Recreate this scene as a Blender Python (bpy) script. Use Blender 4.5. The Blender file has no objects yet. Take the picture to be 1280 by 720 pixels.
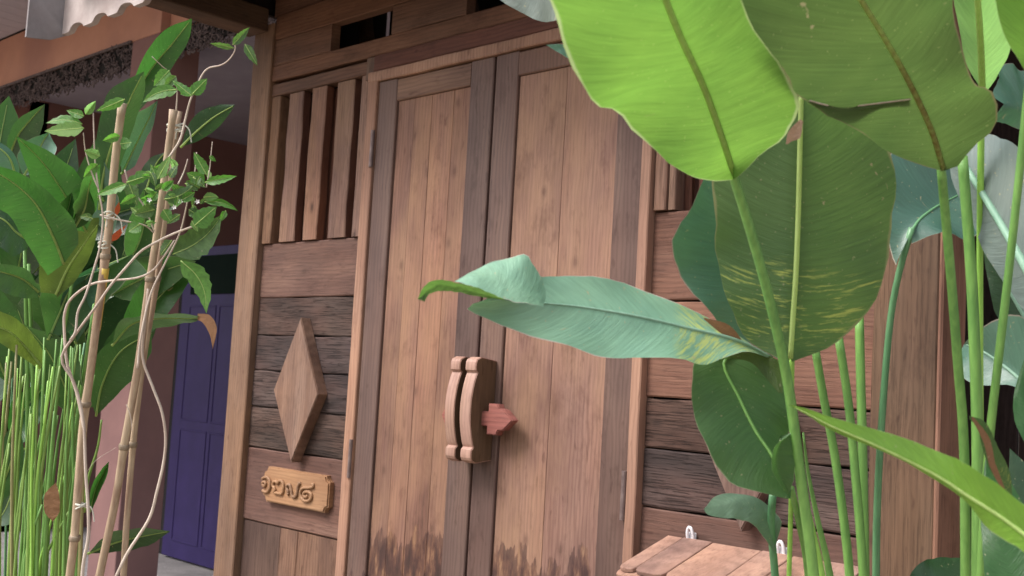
import bpy, bmesh, math, random
from mathutils import Vector, Matrix, noise
random.seed(7)
SC = bpy.context.scene
COL = SC.collection
CZ = 1.40                                   # eye height above the ground

# ------------------------------------------------------------------ camera
FPX, PIT, ROL, YAW = 1410.2, .08337, .05692, .774
_F = Vector((-math.sin(YAW)*math.cos(PIT), math.cos(YAW)*math.cos(PIT), math.sin(PIT)))
_R0 = Vector((math.cos(YAW), math.sin(YAW), 0)); _U0 = _R0.cross(_F)
_R = _R0*math.cos(ROL) + _U0*math.sin(ROL); _U = -_R0*math.sin(ROL) + _U0*math.cos(ROL)
cam = bpy.data.cameras.new('camera'); camo = bpy.data.objects.new('camera', cam); COL.objects.link(camo)
cam.sensor_width = 36; cam.lens = FPX/1280*36; cam.clip_start = .05; cam.clip_end = 2000
cam.dof.use_dof = True; cam.dof.focus_distance = 2.5; cam.dof.aperture_fstop = 9
M = Matrix((_R, _U, -_F)).transposed().to_4x4(); M.translation = (0, 0, CZ); camo.matrix_world = M
SC.camera = camo

# ------------------------------------------------------------------ light
SUN_EL, SUN_AZ = 52, 205                    # degrees; azimuth from +Y clockwise: the light comes from behind the viewer
world = bpy.data.worlds.new("World"); SC.world = world; world.use_nodes = True
nt = world.node_tree; nt.nodes.clear()
sky = nt.nodes.new('ShaderNodeTexSky'); sky.sky_type = 'NISHITA'; sky.sun_disc = False
sky.sun_elevation = math.radians(SUN_EL); sky.sun_rotation = math.radians(SUN_AZ)
sky.air_density = 1.0; sky.dust_density = 4.0; sky.ozone_density = .6
hs = nt.nodes.new('ShaderNodeHueSaturation'); hs.inputs['Saturation'].default_value = .45
bg = nt.nodes.new('ShaderNodeBackground'); bg.inputs[1].default_value = .15
wo = nt.nodes.new('ShaderNodeOutputWorld')
nt.links.new(sky.outputs[0], hs.inputs['Color']); nt.links.new(hs.outputs[0], bg.inputs[0]); nt.links.new(bg.outputs[0], wo.inputs[0])
sl = bpy.data.lights.new('sun', 'SUN'); sl.energy = 1.8; sl.angle = math.radians(20); sl.color = (1, .955, .93)
so = bpy.data.objects.new('sun', sl); COL.objects.link(so)
az, el = math.radians(SUN_AZ), math.radians(SUN_EL)
sdir = Vector((math.sin(az)*math.cos(el), math.cos(az)*math.cos(el), math.sin(el)))
so.rotation_euler = sdir.to_track_quat('Z', 'Y').to_euler(); so.location = sdir*20
SC.view_settings.view_transform = 'Standard'; SC.view_settings.look = 'None'
SC.view_settings.exposure = 0.86; SC.view_settings.gamma = 1
SC.cycles.max_bounces = 8; SC.cycles.transmission_bounces = 6

# ------------------------------------------------------------------ helpers
def P(x, y, d):
    """point seen at photo pixel x, y at depth d metres"""
    v = (_F + _R*((x-640)/FPX) - _U*((y-360)/FPX))*d
    return Vector((v.x, v.y, v.z + CZ))
def PY(x, y, Y):
    r = _F + _R*((x-640)/FPX) - _U*((y-360)/FPX); v = r*(Y/r.y)
    return Vector((v.x, v.y, v.z + CZ))
def tag(o, label=None, cat=None, group=None, kind=None):
    if label: o['label'] = label
    if cat: o['category'] = cat
    if group: o['group'] = group
    if kind: o['kind'] = kind
    return o
def empty(name, loc, label=None, cat=None, group=None):
    o = bpy.data.objects.new(name, None); COL.objects.link(o); o.location = loc; o.empty_display_size = .1
    return tag(o, label, cat, group)
def wloc(o):
    v = Vector(o.location)
    while o.parent: o = o.parent; v += Vector(o.location)
    return v
def link(name, me, mat, parent=None, origin=None):
    """mesh given in world coordinates -> object with its own origin, under parent"""
    if origin is None:
        n = max(1, len(me.vertices)); c = Vector((0, 0, 0))
        for v in me.vertices: c += v.co
        origin = c/n
    origin = Vector(origin)
    me.transform(Matrix.Translation(-origin))
    o = bpy.data.objects.new(name, me); COL.objects.link(o)
    if mat:
        for m in (mat if isinstance(mat, (list, tuple)) else [mat]): me.materials.append(m)
    if parent: o.parent = parent; o.location = origin - wloc(parent)
    else: o.location = origin
    return o
def frombm(bm, name='m', smooth=False):
    me = bpy.data.meshes.new(name); bm.to_mesh(me); bm.free()
    if smooth:
        for p in me.polygons: p.use_smooth = True
    return me
def boxbm(x0, x1, y0, y1, z0, z1, bev=.002, jit=0., bm=None):
    b = bmesh.new() if bm is None else bm
    co = [(x, y, z) for x in (x0, x1) for y in (y0, y1) for z in (z0, z1)]
    if jit: co = [(x+random.uniform(-jit, jit), y, z+random.uniform(-jit, jit)) for x, y, z in co]
    v = [b.verts.new(c) for c in co]
    fs = [(0, 1, 3, 2), (4, 6, 7, 5), (0, 4, 5, 1), (2, 3, 7, 6), (0, 2, 6, 4), (1, 5, 7, 3)]
    f = [b.faces.new([v[i] for i in q]) for q in fs]
    if bev:
        es = list({e for q in f for e in q.edges})
        bmesh.ops.bevel(b, geom=es, offset=bev, segments=1, affect='EDGES')
    return b
def box(name, x0, x1, y0, y1, z0, z1, mat, parent=None, bev=.002, jit=0.):
    """z relative to the eye height"""
    return link(name, frombm(boxbm(x0, x1, y0, y1, z0+CZ, z1+CZ, bev, jit), name), mat, parent)
def prism(name, pts, y0, y1, mat, parent=None, bev=.0, axis='Y'):
    """outline pts [(a, z)] (z relative to eye) extruded from y0 (front) to y1 along axis"""
    b = bmesh.new()
    def mk(a, z, y): return (a, y, z+CZ) if axis == 'Y' else (y, a, z+CZ)
    f0 = [b.verts.new(mk(a, z, y0)) for a, z in pts]; f1 = [b.verts.new(mk(a, z, y1)) for a, z in pts]
    n = len(pts); A = b.faces.new(f0); b.faces.new(f1[::-1])
    for i in range(n): b.faces.new((f0[i], f1[i], f1[(i+1) % n], f0[(i+1) % n]))
    bmesh.ops.recalc_face_normals(b, faces=b.faces)
    if bev: bmesh.ops.bevel(b, geom=list(A.edges), offset=bev, segments=2, affect='EDGES')
    bmesh.ops.triangulate(b, faces=[f for f in b.faces if len(f.verts) > 4])
    return link(name, frombm(b, name), mat, parent)
def catmull(pts, n):
    pts = [Vector(p) for p in pts]
    if len(pts) == 2: return [pts[0].lerp(pts[1], i/(n-1)) for i in range(n)]
    ext = [2*pts[0]-pts[1]] + pts + [2*pts[-1]-pts[-2]]
    dense = []
    for i in range(len(pts)-1):
        a, b, c, d = ext[i:i+4]
        for k in range(12):
            t = k/12
            dense.append(.5*((2*b)+(c-a)*t+(2*a-5*b+4*c-d)*t*t+(3*b-3*c+d-a)*t**3))
    dense.append(pts[-1])
    L = [0]
    for i in range(1, len(dense)): L.append(L[-1]+(dense[i]-dense[i-1]).length)
    out = []; j = 0
    for i in range(n):
        s = L[-1]*i/(n-1)
        while j < len(L)-2 and L[j+1] < s: j += 1
        seg = L[j+1]-L[j]
        out.append(dense[j].lerp(dense[j+1], 0 if seg < 1e-9 else min(1, (s-L[j])/seg)))
    return out
def tube_data(pts, rad, sides=8, n=None, verts=None, faces=None):
    n = n or max(2, len(pts)*4)
    c = catmull(pts, n) if n > 2 else [Vector(p) for p in pts]
    V = [] if verts is None else verts; Fc = [] if faces is None else faces
    base = len(V); up = Vector((.13, .31, .94))
    prev = None
    for i, p in enumerate(c):
        t = (c[min(i+1, n-1)]-c[max(i-1, 0)]).normalized()
        if prev is None: prev = t.cross(up).normalized()
        a = (prev - t*prev.dot(t)).normalized(); prev = a; bq = t.cross(a)
        s = i/(n-1)
        r = rad(s) if callable(rad) else (rad[0]*(1-s)+rad[1]*s if isinstance(rad, (tuple, list)) else rad)
        for k in range(sides):
            w = 2*math.pi*k/sides
            V.append(p+(a*math.cos(w)+bq*math.sin(w))*r)
    for i in range(n-1):
        for k in range(sides):
            k2 = (k+1) % sides
            Fc.append((base+i*sides+k, base+i*sides+k2, base+(i+1)*sides+k2, base+(i+1)*sides+k))
    Fc.append(tuple(base+k for k in range(sides))[::-1]); Fc.append(tuple(base+(n-1)*sides+k for k in range(sides)))
    return V, Fc
def tube(name, pts, rad, mat, parent=None, sides=8, n=None):
    V, Fc = tube_data(pts, rad, sides, n)
    me = bpy.data.meshes.new(name); me.from_pydata(V, [], Fc)
    for p in me.polygons: p.use_smooth = True
    return link(name, me, mat, parent)

# ------------------------------------------------------------------ materials
def newmat(name):
    m = bpy.data.materials.new(name); m.use_nodes = True; t = m.node_tree; t.nodes.clear()
    return m, t
def N(t, typ, **kw):
    n = t.nodes.new(typ)
    for k, v in kw.items():
        if k.startswith('i_'):
            key = k[2:]; key = int(key) if key.isdigit() else key.replace('_', ' ')
            n.inputs[key].default_value = v
        else: setattr(n, k, v)
    return n
def ramp(t, stops):
    r = N(t, 'ShaderNodeValToRGB'); e = r.color_ramp.elements
    while len(e) < len(stops): e.new(.5)
    for i, (p, c) in enumerate(stops):
        e[i].position = p; e[i].color = (*c, 1) if len(c) == 3 else c
    return r
def mixc(t, fac, a, b, mode='MIX'):
    m = N(t, 'ShaderNodeMix', data_type='RGBA', blend_type=mode)
    for idx, v in ((0, fac), (6, a), (7, b)):
        if hasattr(v, 'is_linked') or hasattr(v, 'links'): t.links.new(v, m.inputs[idx])
        elif isinstance(v, (int, float)): m.inputs[idx].default_value = v
        else: m.inputs[idx].default_value = (*v, 1)
    return m.outputs[2]
def math_(t, op, a, b=None):
    m = N(t, 'ShaderNodeMath', operation=op)
    for i, v in enumerate((a, b)):
        if v is None: continue
        if hasattr(v, 'links'): t.links.new(v, m.inputs[i])
        else: m.inputs[i].default_value = v
    return m.outputs[0]
def wood(name, dark, mid, light, axis='Z', rough=.72, bump=.35, fib=60., blotch=None, bl_amt=.3, cracks=.0, stain=None, knots=.5, spec=.25, var=.25, fibc=.55):
    """grain runs along axis; colours are real albedos"""
    m, t = newmat(name); L = t.links.new
    tc = N(t, 'ShaderNodeTexCoord'); oi = N(t, 'ShaderNodeObjectInfo')
    off = N(t, 'ShaderNodeVectorMath', operation='SCALE'); cmb = N(t, 'ShaderNodeCombineXYZ')
    for i in range(3): L(oi.outputs['Random'], cmb.inputs[i])
    L(cmb.outputs[0], off.inputs[0]); off.inputs['Scale'].default_value = 37.
    add = N(t, 'ShaderNodeVectorMath', operation='ADD'); L(tc.outputs['Object'], add.inputs[0]); L(off.outputs[0], add.inputs[1])
    def mp(lo, cr):
        s = {'X': (lo, cr, cr), 'Y': (cr, lo, cr), 'Z': (cr, cr, lo)}[axis]
        q = N(t, 'ShaderNodeMapping', i_Scale=s); L(add.outputs[0], q.inputs['Vector']); return q.outputs[0]
    n1 = N(t, 'ShaderNodeTexNoise', i_Scale=1., i_Detail=6., i_Roughness=.6, i_Distortion=.9); L(mp(1.1, 9.), n1.inputs['Vector'])
    n2 = N(t, 'ShaderNodeTexNoise', i_Scale=1., i_Detail=5., i_Roughness=.7); L(mp(fib*.06, fib*3), n2.inputs['Vector'])
    n3 = N(t, 'ShaderNodeTexNoise', i_Scale=1., i_Detail=4., i_Roughness=.6); L(mp(2.2, 5.5), n3.inputs['Vector'])
    # growth-ring figure
    wv = N(t, 'ShaderNodeTexWave', wave_type='BANDS', bands_direction={'X': 'Z', 'Y': 'Z', 'Z': 'X'}[axis], i_Scale=6.5, i_Distortion=7., i_Detail=3., i_Detail_Scale=1.1)
    L(mp(.75, 3.2), wv.inputs['Vector'])
    r1 = ramp(t, [(.26, dark), (.5, mid), (.76, light)]); L(n1.outputs[0], r1.inputs[0])
    c = r1.outputs[0]
    c = mixc(t, math_(t, 'MULTIPLY', math_(t, 'POWER', wv.outputs['Fac'], 2.), .42), c, tuple(v*.55 for v in mid))
    f = ramp(t, [(.34, (.74, .72, .71)), (.62, (1.09, 1.09, 1.09))]); L(n2.outputs[0], f.inputs[0])
    c = mixc(t, fibc, c, f.outputs[0], 'MULTIPLY')
    lo = N(t, 'ShaderNodeTexNoise', i_Scale=1., i_Detail=3., i_Roughness=.55); L(mp(1.6, 3.4), lo.inputs['Vector'])
    lr = ramp(t, [(.28, (.60, .575, .60)), (.5, (.97, .97, .97)), (.72, (1.26, 1.22, 1.12))]); L(lo.outputs[0], lr.inputs[0])
    c = mixc(t, 1., c, lr.outputs[0], 'MULTIPLY')
    ps = N(t, 'ShaderNodeTexNoise', i_Scale=1., i_Detail=2., i_Roughness=.5); L(mp(16., 60.), ps.inputs['Vector'])
    pr = ramp(t, [(.27, (.55, .5, .5)), (.36, (1., 1., 1.))]); L(ps.outputs[0], pr.inputs[0])
    c = mixc(t, .7, c, pr.outputs[0], 'MULTIPLY')
    if blotch:
        bfac = ramp(t, [(.42, (0, 0, 0)), (.66, (1, 1, 1))]); L(n3.outputs[0], bfac.inputs[0])
        c = mixc(t, math_(t, 'MULTIPLY', bfac.outputs[0], bl_amt), c, blotch)
    if knots:
        vs_ = N(t, 'ShaderNodeSeparateXYZ'); L(add.outputs[0], vs_.inputs[0]); vc = N(t, 'ShaderNodeCombineXYZ')
        ci, li = {'Z': (0, 2), 'X': (2, 0), 'Y': (0, 1)}[axis]
        L(math_(t, 'MULTIPLY', vs_.outputs[ci], 7.5), vc.inputs[0]); L(math_(t, 'MULTIPLY', vs_.outputs[li], 4.2), vc.inputs[1])
        vo = N(t, 'ShaderNodeTexVoronoi', voronoi_dimensions='2D', i_Scale=1.); L(vc.outputs[0], vo.inputs['Vector'])
        kr = ramp(t, [(.035, (1, 1, 1)), (.055, (.6, .6, .6)), (.12, (0, 0, 0))]); L(vo.outputs['Distance'], kr.inputs[0])
        kc = N(t, 'ShaderNodeSeparateColor'); L(vo.outputs['Color'], kc.inputs[0])
        c = mixc(t, math_(t, 'MULTIPLY', math_(t, 'MULTIPLY', kr.outputs[0], math_(t, 'GREATER_THAN', kc.outputs[0], .70)), knots), c, tuple(v*.45 for v in dark))
    hgt = math_(t, 'ADD', math_(t, 'MULTIPLY', n2.outputs[0], .6), math_(t, 'MULTIPLY', n1.outputs[0], .6))
    if cracks:
        n5 = N(t, 'ShaderNodeTexNoise', i_Scale=1., i_Detail=3., i_Roughness=.55, i_Distortion=.4); L(mp(9., 260.), n5.inputs['Vector'])
        cr = ramp(t, [(.37, (1, 1, 1)), (.45, (0, 0, 0))]); L(n5.outputs[0], cr.inputs[0])
        c = mixc(t, math_(t, 'MULTIPLY', cr.outputs[0], cracks), c, tuple(v*.35 for v in dark))
        hgt = math_(t, 'SUBTRACT', hgt, math_(t, 'MULTIPLY', cr.outputs[0], .8))
    if stain is not None:                    # damp rot climbing from the foot of the boards
        geo = N(t, 'ShaderNodeNewGeometry'); sp = N(t, 'ShaderNodeSeparateXYZ'); L(geo.outputs['Position'], sp.inputs[0])
        def gn(sc, det=4., ro=.6):
            mq = N(t, 'ShaderNodeMapping', i_Scale=sc); L(geo.outputs['Position'], mq.inputs['Vector'])
            q = N(t, 'ShaderNodeTexNoise', i_Scale=1., i_Detail=det, i_Roughness=ro); L(mq.outputs[0], q.inputs['Vector']); return q.outputs[0]
        hh = math_(t, 'SUBTRACT', sp.outputs[2], stain+CZ)
        ht = math_(t, 'ADD', math_(t, 'MULTIPLY', math_(t, 'SUBTRACT', gn((13., 13., 3.2), 2.), .5), .36), math_(t, 'MULTIPLY', math_(t, 'SUBTRACT', gn((48., 48., 11.)), .5), .15))
        d = math_(t, 'SUBTRACT', ht, hh)
        m1 = ramp(t, [(.0, (0, 0, 0)), (.01, (.75, .75, .75)), (.06, (1, 1, 1))]); L(d, m1.inputs[0])
        scol = ramp(t, [(.34, (.030, .018, .018)), (.46, (.060, .030, .027)), (.54, (.13, .065, .045)), (.62, (.27, .155, .09))]); L(gn((30., 30., 7.), 5.), scol.inputs[0])
        c = mixc(t, math_(t, 'MULTIPLY', m1.outputs[0], .9), c, scol.outputs[0])
    # grime gathered in patches and uneven fading from board to board
    gr = N(t, 'ShaderNodeTexNoise', i_Scale=1., i_Detail=7., i_Roughness=.7); L(mp(6., 13.), gr.inputs['Vector'])
    gq = ramp(t, [(.30, (.52, .47, .46)), (.46, (1, 1, 1))]); L(gr.outputs[0], gq.inputs[0]); c = mixc(t, .65, c, gq.outputs[0], 'MULTIPLY')
    rr_ = math_(t, 'FRACT', math_(t, 'MULTIPLY', oi.outputs['Random'], 17.3)); tint = ramp(t, [(0., (1.06, .98, .88)), (.5, (1, 1, 1)), (1., (.90, .93, .98))]); L(rr_, tint.inputs[0])
    c = mixc(t, 1., c, tint.outputs[0], 'MULTIPLY')
    rv = math_(t, 'ADD', math_(t, 'MULTIPLY', oi.outputs['Random'], var), 1-var/2)
    vb = N(t, 'ShaderNodeVectorMath', operation='SCALE'); L(c, vb.inputs[0]); L(rv, vb.inputs['Scale'])
    b = N(t, 'ShaderNodeBsdfPrincipled', i_Roughness=rough); b.inputs['Specular IOR Level'].default_value = spec
    L(vb.outputs[0], b.inputs['Base Color'])
    bp = N(t, 'ShaderNodeBump', i_Strength=bump, i_Distance=.004); L(hgt, bp.inputs['Height']); L(bp.outputs[0], b.inputs['Normal'])
    o = N(t, 'ShaderNodeOutputMaterial'); L(b.outputs[0], o.inputs[0])
    return m
def plain(name, c1, c2, scale=8., rough=.8, bump=.15, spec=.3, dirt=None, metallic=0, dist=.003):
    m, t = newmat(name); L = t.links.new
    tc = N(t, 'ShaderNodeTexCoord')
    n1 = N(t, 'ShaderNodeTexNoise', i_Scale=scale, i_Detail=7., i_Roughness=.62); L(tc.outputs['Object'], n1.inputs['Vector'])
    r = ramp(t, [(.32, c1), (.68, c2)]); L(n1.outputs[0], r.inputs[0]); c = r.outputs[0]
    if dirt:
        n2 = N(t, 'ShaderNodeTexNoise', i_Scale=scale*.35, i_Detail=5.); L(tc.outputs['Object'], n2.inputs['Vector'])
        r2 = ramp(t, [(.5, (0, 0, 0)), (.7, (.7, .7, .7))]); L(n2.outputs[0], r2.inputs[0]); c = mixc(t, r2.outputs[0], c, dirt)
    b = N(t, 'ShaderNodeBsdfPrincipled', i_Roughness=rough, i_Metallic=metallic); b.inputs['Specular IOR Level'].default_value = spec
    L(c, b.inputs['Base Color'])
    n3 = N(t, 'ShaderNodeTexNoise', i_Scale=scale*9, i_Detail=4.); L(tc.outputs['Object'], n3.inputs['Vector'])
    bp = N(t, 'ShaderNodeBump', i_Strength=bump, i_Distance=dist); L(n3.outputs[0], bp.inputs['Height']); L(bp.outputs[0], b.inputs['Normal'])
    o = N(t, 'ShaderNodeOutputMaterial'); L(b.outputs[0], o.inputs[0]); return m
def leafmat(name, col, trans, tw=.45, rough=.42, spec=.5, veins=60., yellow=0., edge=None, coat=0., blem=.3, sheen=None, yband=(0., 1.), seed=0., vcon=.11):
    """u 0..1 across the blade, v along it"""
    m, t = newmat(name); L = t.links.new
    uv = N(t, 'ShaderNodeUVMap'); sp = N(t, 'ShaderNodeSeparateXYZ'); L(uv.outputs[0], sp.inputs[0])
    U_, V_ = sp.outputs[0], sp.outputs[1]
    au = math_(t, 'MULTIPLY', math_(t, 'ABSOLUTE', math_(t, 'SUBTRACT', U_, .5)), 2.)
    s = math_(t, 'SUBTRACT', V_, math_(t, 'MULTIPLY', math_(t, 'POWER', au, 1.4), .10))
    cmb = N(t, 'ShaderNodeCombineXYZ'); L(math_(t, 'MULTIPLY', s, veins), cmb.inputs[0]); L(math_(t, 'MULTIPLY', U_, 3.), cmb.inputs[1]); cmb.inputs[2].default_value = seed
    n1 = N(t, 'ShaderNodeTexNoise', i_Scale=1., i_Detail=4., i_Roughness=.65); L(cmb.outputs[0], n1.inputs['Vector'])
    cm2 = N(t, 'ShaderNodeCombineXYZ'); L(math_(t, 'MULTIPLY', s, veins*3.2), cm2.inputs[0]); L(math_(t, 'MULTIPLY', U_, 2.), cm2.inputs[1])
    n2 = N(t, 'ShaderNodeTexNoise', i_Scale=1., i_Detail=2.); L(cm2.outputs[0], n2.inputs['Vector'])
    tc = N(t, 'ShaderNodeTexCoord')
    n3 = N(t, 'ShaderNodeTexNoise', i_Scale=9., i_Detail=5.); L(tc.outputs['Object'], n3.inputs['Vector'])
    vr = ramp(t, [(.3, (1-vcon*1.3,)*3), (.7, (1+vcon,)*3)]); L(n1.outputs[0], vr.inputs[0])
    br = ramp(t, [(.3, (.82, .86, .85)), (.7, (1.14, 1.10, 1.0))]); L(n3.outputs[0], br.inputs[0])
    def shade(c):
        x = mixc(t, 1., c, vr.outputs[0], 'MULTIPLY'); return mixc(t, 1., x, br.outputs[0], 'MULTIPLY')
    c, k = shade(col), shade(trans)
    def over(fac, colr):
        nonlocal c, k
        c = mixc(t, fac, c, colr); k = mixc(t, fac, k, colr)
    if yellow:
        cm3 = N(t, 'ShaderNodeCombineXYZ'); L(math_(t, 'MULTIPLY', s, 70.), cm3.inputs[0]); L(math_(t, 'MULTIPLY', U_, 4.), cm3.inputs[1]); cm3.inputs[2].default_value = seed+3
        n4 = N(t, 'ShaderNodeTexNoise', i_Scale=1., i_Detail=4., i_Roughness=.7); L(cm3.outputs[0], n4.inputs['Vector'])
        yr = ramp(t, [(.56-.1*yellow, (0, 0, 0)), (.66-.08*yellow, (1, 1, 1))]); L(n4.outputs[0], yr.inputs[0])
        b1, b2 = [N(t, 'ShaderNodeMath', operation='MULTIPLY', use_clamp=True, i_1=22.) for _ in range(2)]
        wv_ = math_(t, 'ADD', V_, math_(t, 'MULTIPLY', math_(t, 'SUBTRACT', n3.outputs[0], .5), .12))
        L(math_(t, 'SUBTRACT', wv_, yband[0]), b1.inputs[0]); L(math_(t, 'SUBTRACT', yband[1], wv_), b2.inputs[0]); b1, b2 = b1.outputs[0], b2.outputs[0]
        over(math_(t, 'MULTIPLY', math_(t, 'MULTIPLY', b1, b2), math_(t, 'MULTIPLY', yr.outputs[0], .8)), (.50, .56, .14))
    if blem:
        n5 = N(t, 'ShaderNodeTexNoise', i_Scale=26., i_Detail=3., i_Distortion=1.5); L(tc.outputs['Object'], n5.inputs['Vector'])
        r5 = ramp(t, [(.735-.05*blem, (0, 0, 0)), (.765-.05*blem, (1, 1, 1))]); L(n5.outputs[0], r5.inputs[0])
        over(math_(t, 'MULTIPLY', r5.outputs[0], .7), (.42, .36, .20))
    if edge:
        er = ramp(t, [(.975, (0, 0, 0)), (.995, (1, 1, 1))]); L(math_(t, 'ADD', au, math_(t, 'MULTIPLY', math_(t, 'SUBTRACT', n3.outputs[0], .52), .14)), er.inputs[0])
        over(math_(t, 'MULTIPLY', er.outputs[0], .8), edge)
    b = N(t, 'ShaderNodeBsdfPrincipled'); b.inputs['Specular IOR Level'].default_value = spec
    L(math_(t, 'ADD', math_(t, 'MULTIPLY', n3.outputs[0], .35), rough-.17), b.inputs['Roughness'])
    n7 = N(t, 'ShaderNodeTexNoise', i_Scale=4.5, i_Detail=6., i_Roughness=.7); L(tc.outputs['Object'], n7.inputs['Vector'])
    r7 = ramp(t, [(.52, (0, 0, 0)), (.75, (.14, .14, .14))]); L(n7.outputs[0], r7.inputs[0]); c = mixc(t, r7.outputs[0], c, (.22, .22, .17))
    n8 = N(t, 'ShaderNodeTexNoise', i_Scale=190., i_Detail=1.); L(tc.outputs['Object'], n8.inputs['Vector'])
    r8 = ramp(t, [(.72, (0, 0, 0)), (.76, (.6, .6, .6))]); L(n8.outputs[0], r8.inputs[0]); c = mixc(t, r8.outputs[0], c, (.40, .38, .22))
    if coat: b.inputs['Coat Weight'].default_value = coat; b.inputs['Coat Roughness'].default_value = .35
    if sheen: b.inputs['Sheen Weight'].default_value = sheen; b.inputs['Sheen Roughness'].default_value = .4
    L(c, b.inputs['Base Color'])
    tr = N(t, 'ShaderNodeBsdfTranslucent'); L(k, tr.inputs[0])
    bp = N(t, 'ShaderNodeBump', i_Strength=.5, i_Distance=.002)
    L(math_(t, 'ADD', n1.outputs[0], math_(t, 'MULTIPLY', n2.outputs[0], .5)), bp.inputs['Height'])
    L(bp.outputs[0], b.inputs['Normal']); L(bp.outputs[0], tr.inputs['Normal'])
    mx = N(t, 'ShaderNodeMixShader', i_0=tw); L(b.outputs[0], mx.inputs[1]); L(tr.outputs[0], mx.inputs[2])
    o = N(t, 'ShaderNodeOutputMaterial'); L(mx.outputs[0], o.inputs[0]); return m

W = {}
W['plank_v'] = wood('door plank wood', (0.179, 0.093, 0.069), (0.242, 0.133, 0.101), (0.295, 0.173, 0.130), 'Z', blotch=(.36, .215, .130), bl_amt=.5, stain=-.515, knots=.5, var=.20, bump=.3, cracks=.18)
W['plank_r'] = wood('right door plank wood', (0.188, 0.097, 0.073), (0.252, 0.140, 0.107), (0.306, 0.181, 0.136), 'Z', blotch=(.36, .215, .130), bl_amt=.5, stain=-.500, knots=.5, var=.20, bump=.3, cracks=.18)
W['stile'] = wood('door stile wood', (0.110, 0.066, 0.053), (0.150, 0.092, 0.075), (0.190, 0.121, 0.095), 'Z', rough=.6, blotch=(0.141, 0.074, 0.057), bl_amt=.35, stain=-.66, knots=.3, var=.10, bump=.15, fibc=.35)
W['stile_h'] = wood('door rail wood', (0.122, 0.068, 0.051), (0.176, 0.101, 0.073), (0.230, 0.137, 0.098), 'X', blotch=(0.230, 0.131, 0.078), bl_amt=.3, knots=.2, bump=.2)
W['old_h'] = wood('weathered plank wood', (0.031, 0.022, 0.020), (0.069, 0.049, 0.045), (0.127, 0.092, 0.084), 'X', rough=.85, bump=.8, blotch=(0.116, 0.063, 0.051), bl_amt=.6, cracks=.55, fib=75, var=.3)
W['red_h'] = wood('reddish plank wood', (0.126, 0.061, 0.044), (0.192, 0.099, 0.073), (0.260, 0.148, 0.107), 'X', blotch=(0.108, 0.061, 0.048), bl_amt=.6, cracks=.25, var=.2)
W['brown_v'] = wood('brown upright plank wood', (0.100, 0.058, 0.044), (0.160, 0.095, 0.071), (0.237, 0.148, 0.107), 'Z', blotch=(0.092, 0.056, 0.048), bl_amt=.6, cracks=.3, var=.5)
W['post'] = wood('post wood', (0.153, 0.086, 0.052), (0.222, 0.128, 0.081), (0.291, 0.177, 0.116), 'Z', blotch=(0.168, 0.108, 0.081), bl_amt=.6, cracks=.2, var=.1)
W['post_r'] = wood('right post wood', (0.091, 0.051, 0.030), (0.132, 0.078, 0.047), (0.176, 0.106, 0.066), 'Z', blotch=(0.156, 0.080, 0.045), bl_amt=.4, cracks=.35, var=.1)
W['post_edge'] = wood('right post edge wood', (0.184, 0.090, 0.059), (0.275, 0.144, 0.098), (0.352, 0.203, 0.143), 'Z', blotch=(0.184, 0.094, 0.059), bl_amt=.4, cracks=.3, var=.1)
W['jamb'] = wood('pale jamb wood', (0.262, 0.151, 0.111), (0.344, 0.214, 0.164), (0.409, 0.273, 0.213), 'Z', blotch=(0.279, 0.160, 0.125), bl_amt=.5, knots=.2, var=.1, bump=.2)
W['beam_h'] = wood('beam wood', (0.114, 0.054, 0.035), (0.179, 0.090, 0.059), (0.246, 0.133, 0.088), 'X', blotch=(0.108, 0.061, 0.043), bl_amt=.5, cracks=.2, var=.12)
W['beam_y'] = wood('side beam wood', (0.092, 0.056, 0.041), (0.146, 0.090, 0.065), (0.192, 0.122, 0.088), 'Y', blotch=(0.076, 0.054, 0.039), bl_amt=.5, cracks=.3)
W['head_h'] = wood('dark header wood', (0.080, 0.032, 0.026), (0.118, 0.050, 0.039), (0.153, 0.070, 0.053), 'X', knots=.2)
W['bar'] = wood('slat wood', (0.153, 0.084, 0.064), (0.230, 0.133, 0.104), (0.299, 0.184, 0.136), 'Z', blotch=(0.306, 0.177, 0.098), bl_amt=.5, cracks=.35, bump=.5, var=.22, knots=.9)
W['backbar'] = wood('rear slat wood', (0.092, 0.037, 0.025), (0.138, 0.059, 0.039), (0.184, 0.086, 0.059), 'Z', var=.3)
W['carve'] = wood('carved latch wood', (.32, .175, .115), (.43, .25, .175), (.52, .34, .25), 'Z', rough=.5, blotch=(.44, .25, .21), bl_amt=.5, knots=.0, var=.1, bump=.15, spec=.4)
W['carve_shaded_side'] = wood('shaded latch side wood', (.09, .05, .028), (.135, .08, .045), (.19, .12, .07), 'Z', rough=.75, knots=0, fib=30)  # darker copy of the latch wood, side shade put into the colour
W['bolt'] = wood('red bolt wood', (.24, .075, .06), (.33, .12, .095), (.40, .17, .135), 'X', rough=.55, knots=0, var=.05)
W['sign'] = wood('sign wood', (.27, .15, .082), (.34, .20, .115), (.42, .265, .16), 'X', rough=.55, blotch=(.27, .14, .075), bl_amt=.6, knots=0, var=.05, bump=.3)
W['diamond'] = wood('diamond plank wood', (.100, .056, .045), (.155, .092, .074), (.29, .20, .165), 'Z', rough=.55, blotch=(.27, .155, .10), bl_amt=.5, knots=.2, cracks=.3, var=.05, spec=.4)
W['slat'] = wood('letterbox slat wood', (.23, .135, .11), (.33, .205, .165), (.41, .27, .22), 'Y', rough=.75, knots=.3, blotch=(.44, .25, .18), bl_amt=.4, cracks=.2, var=.14)
W['eave'] = plain('whitewashed eave board', (.36, .30, .285), (.50, .44, .42), 9., .8, .3, dirt=(.24, .17, .15))
W['eave_side'] = plain('weathered eave end board', (.24, .225, .235), (.36, .34, .35), 10., .8, .3, dirt=(.19, .16, .16))
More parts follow.
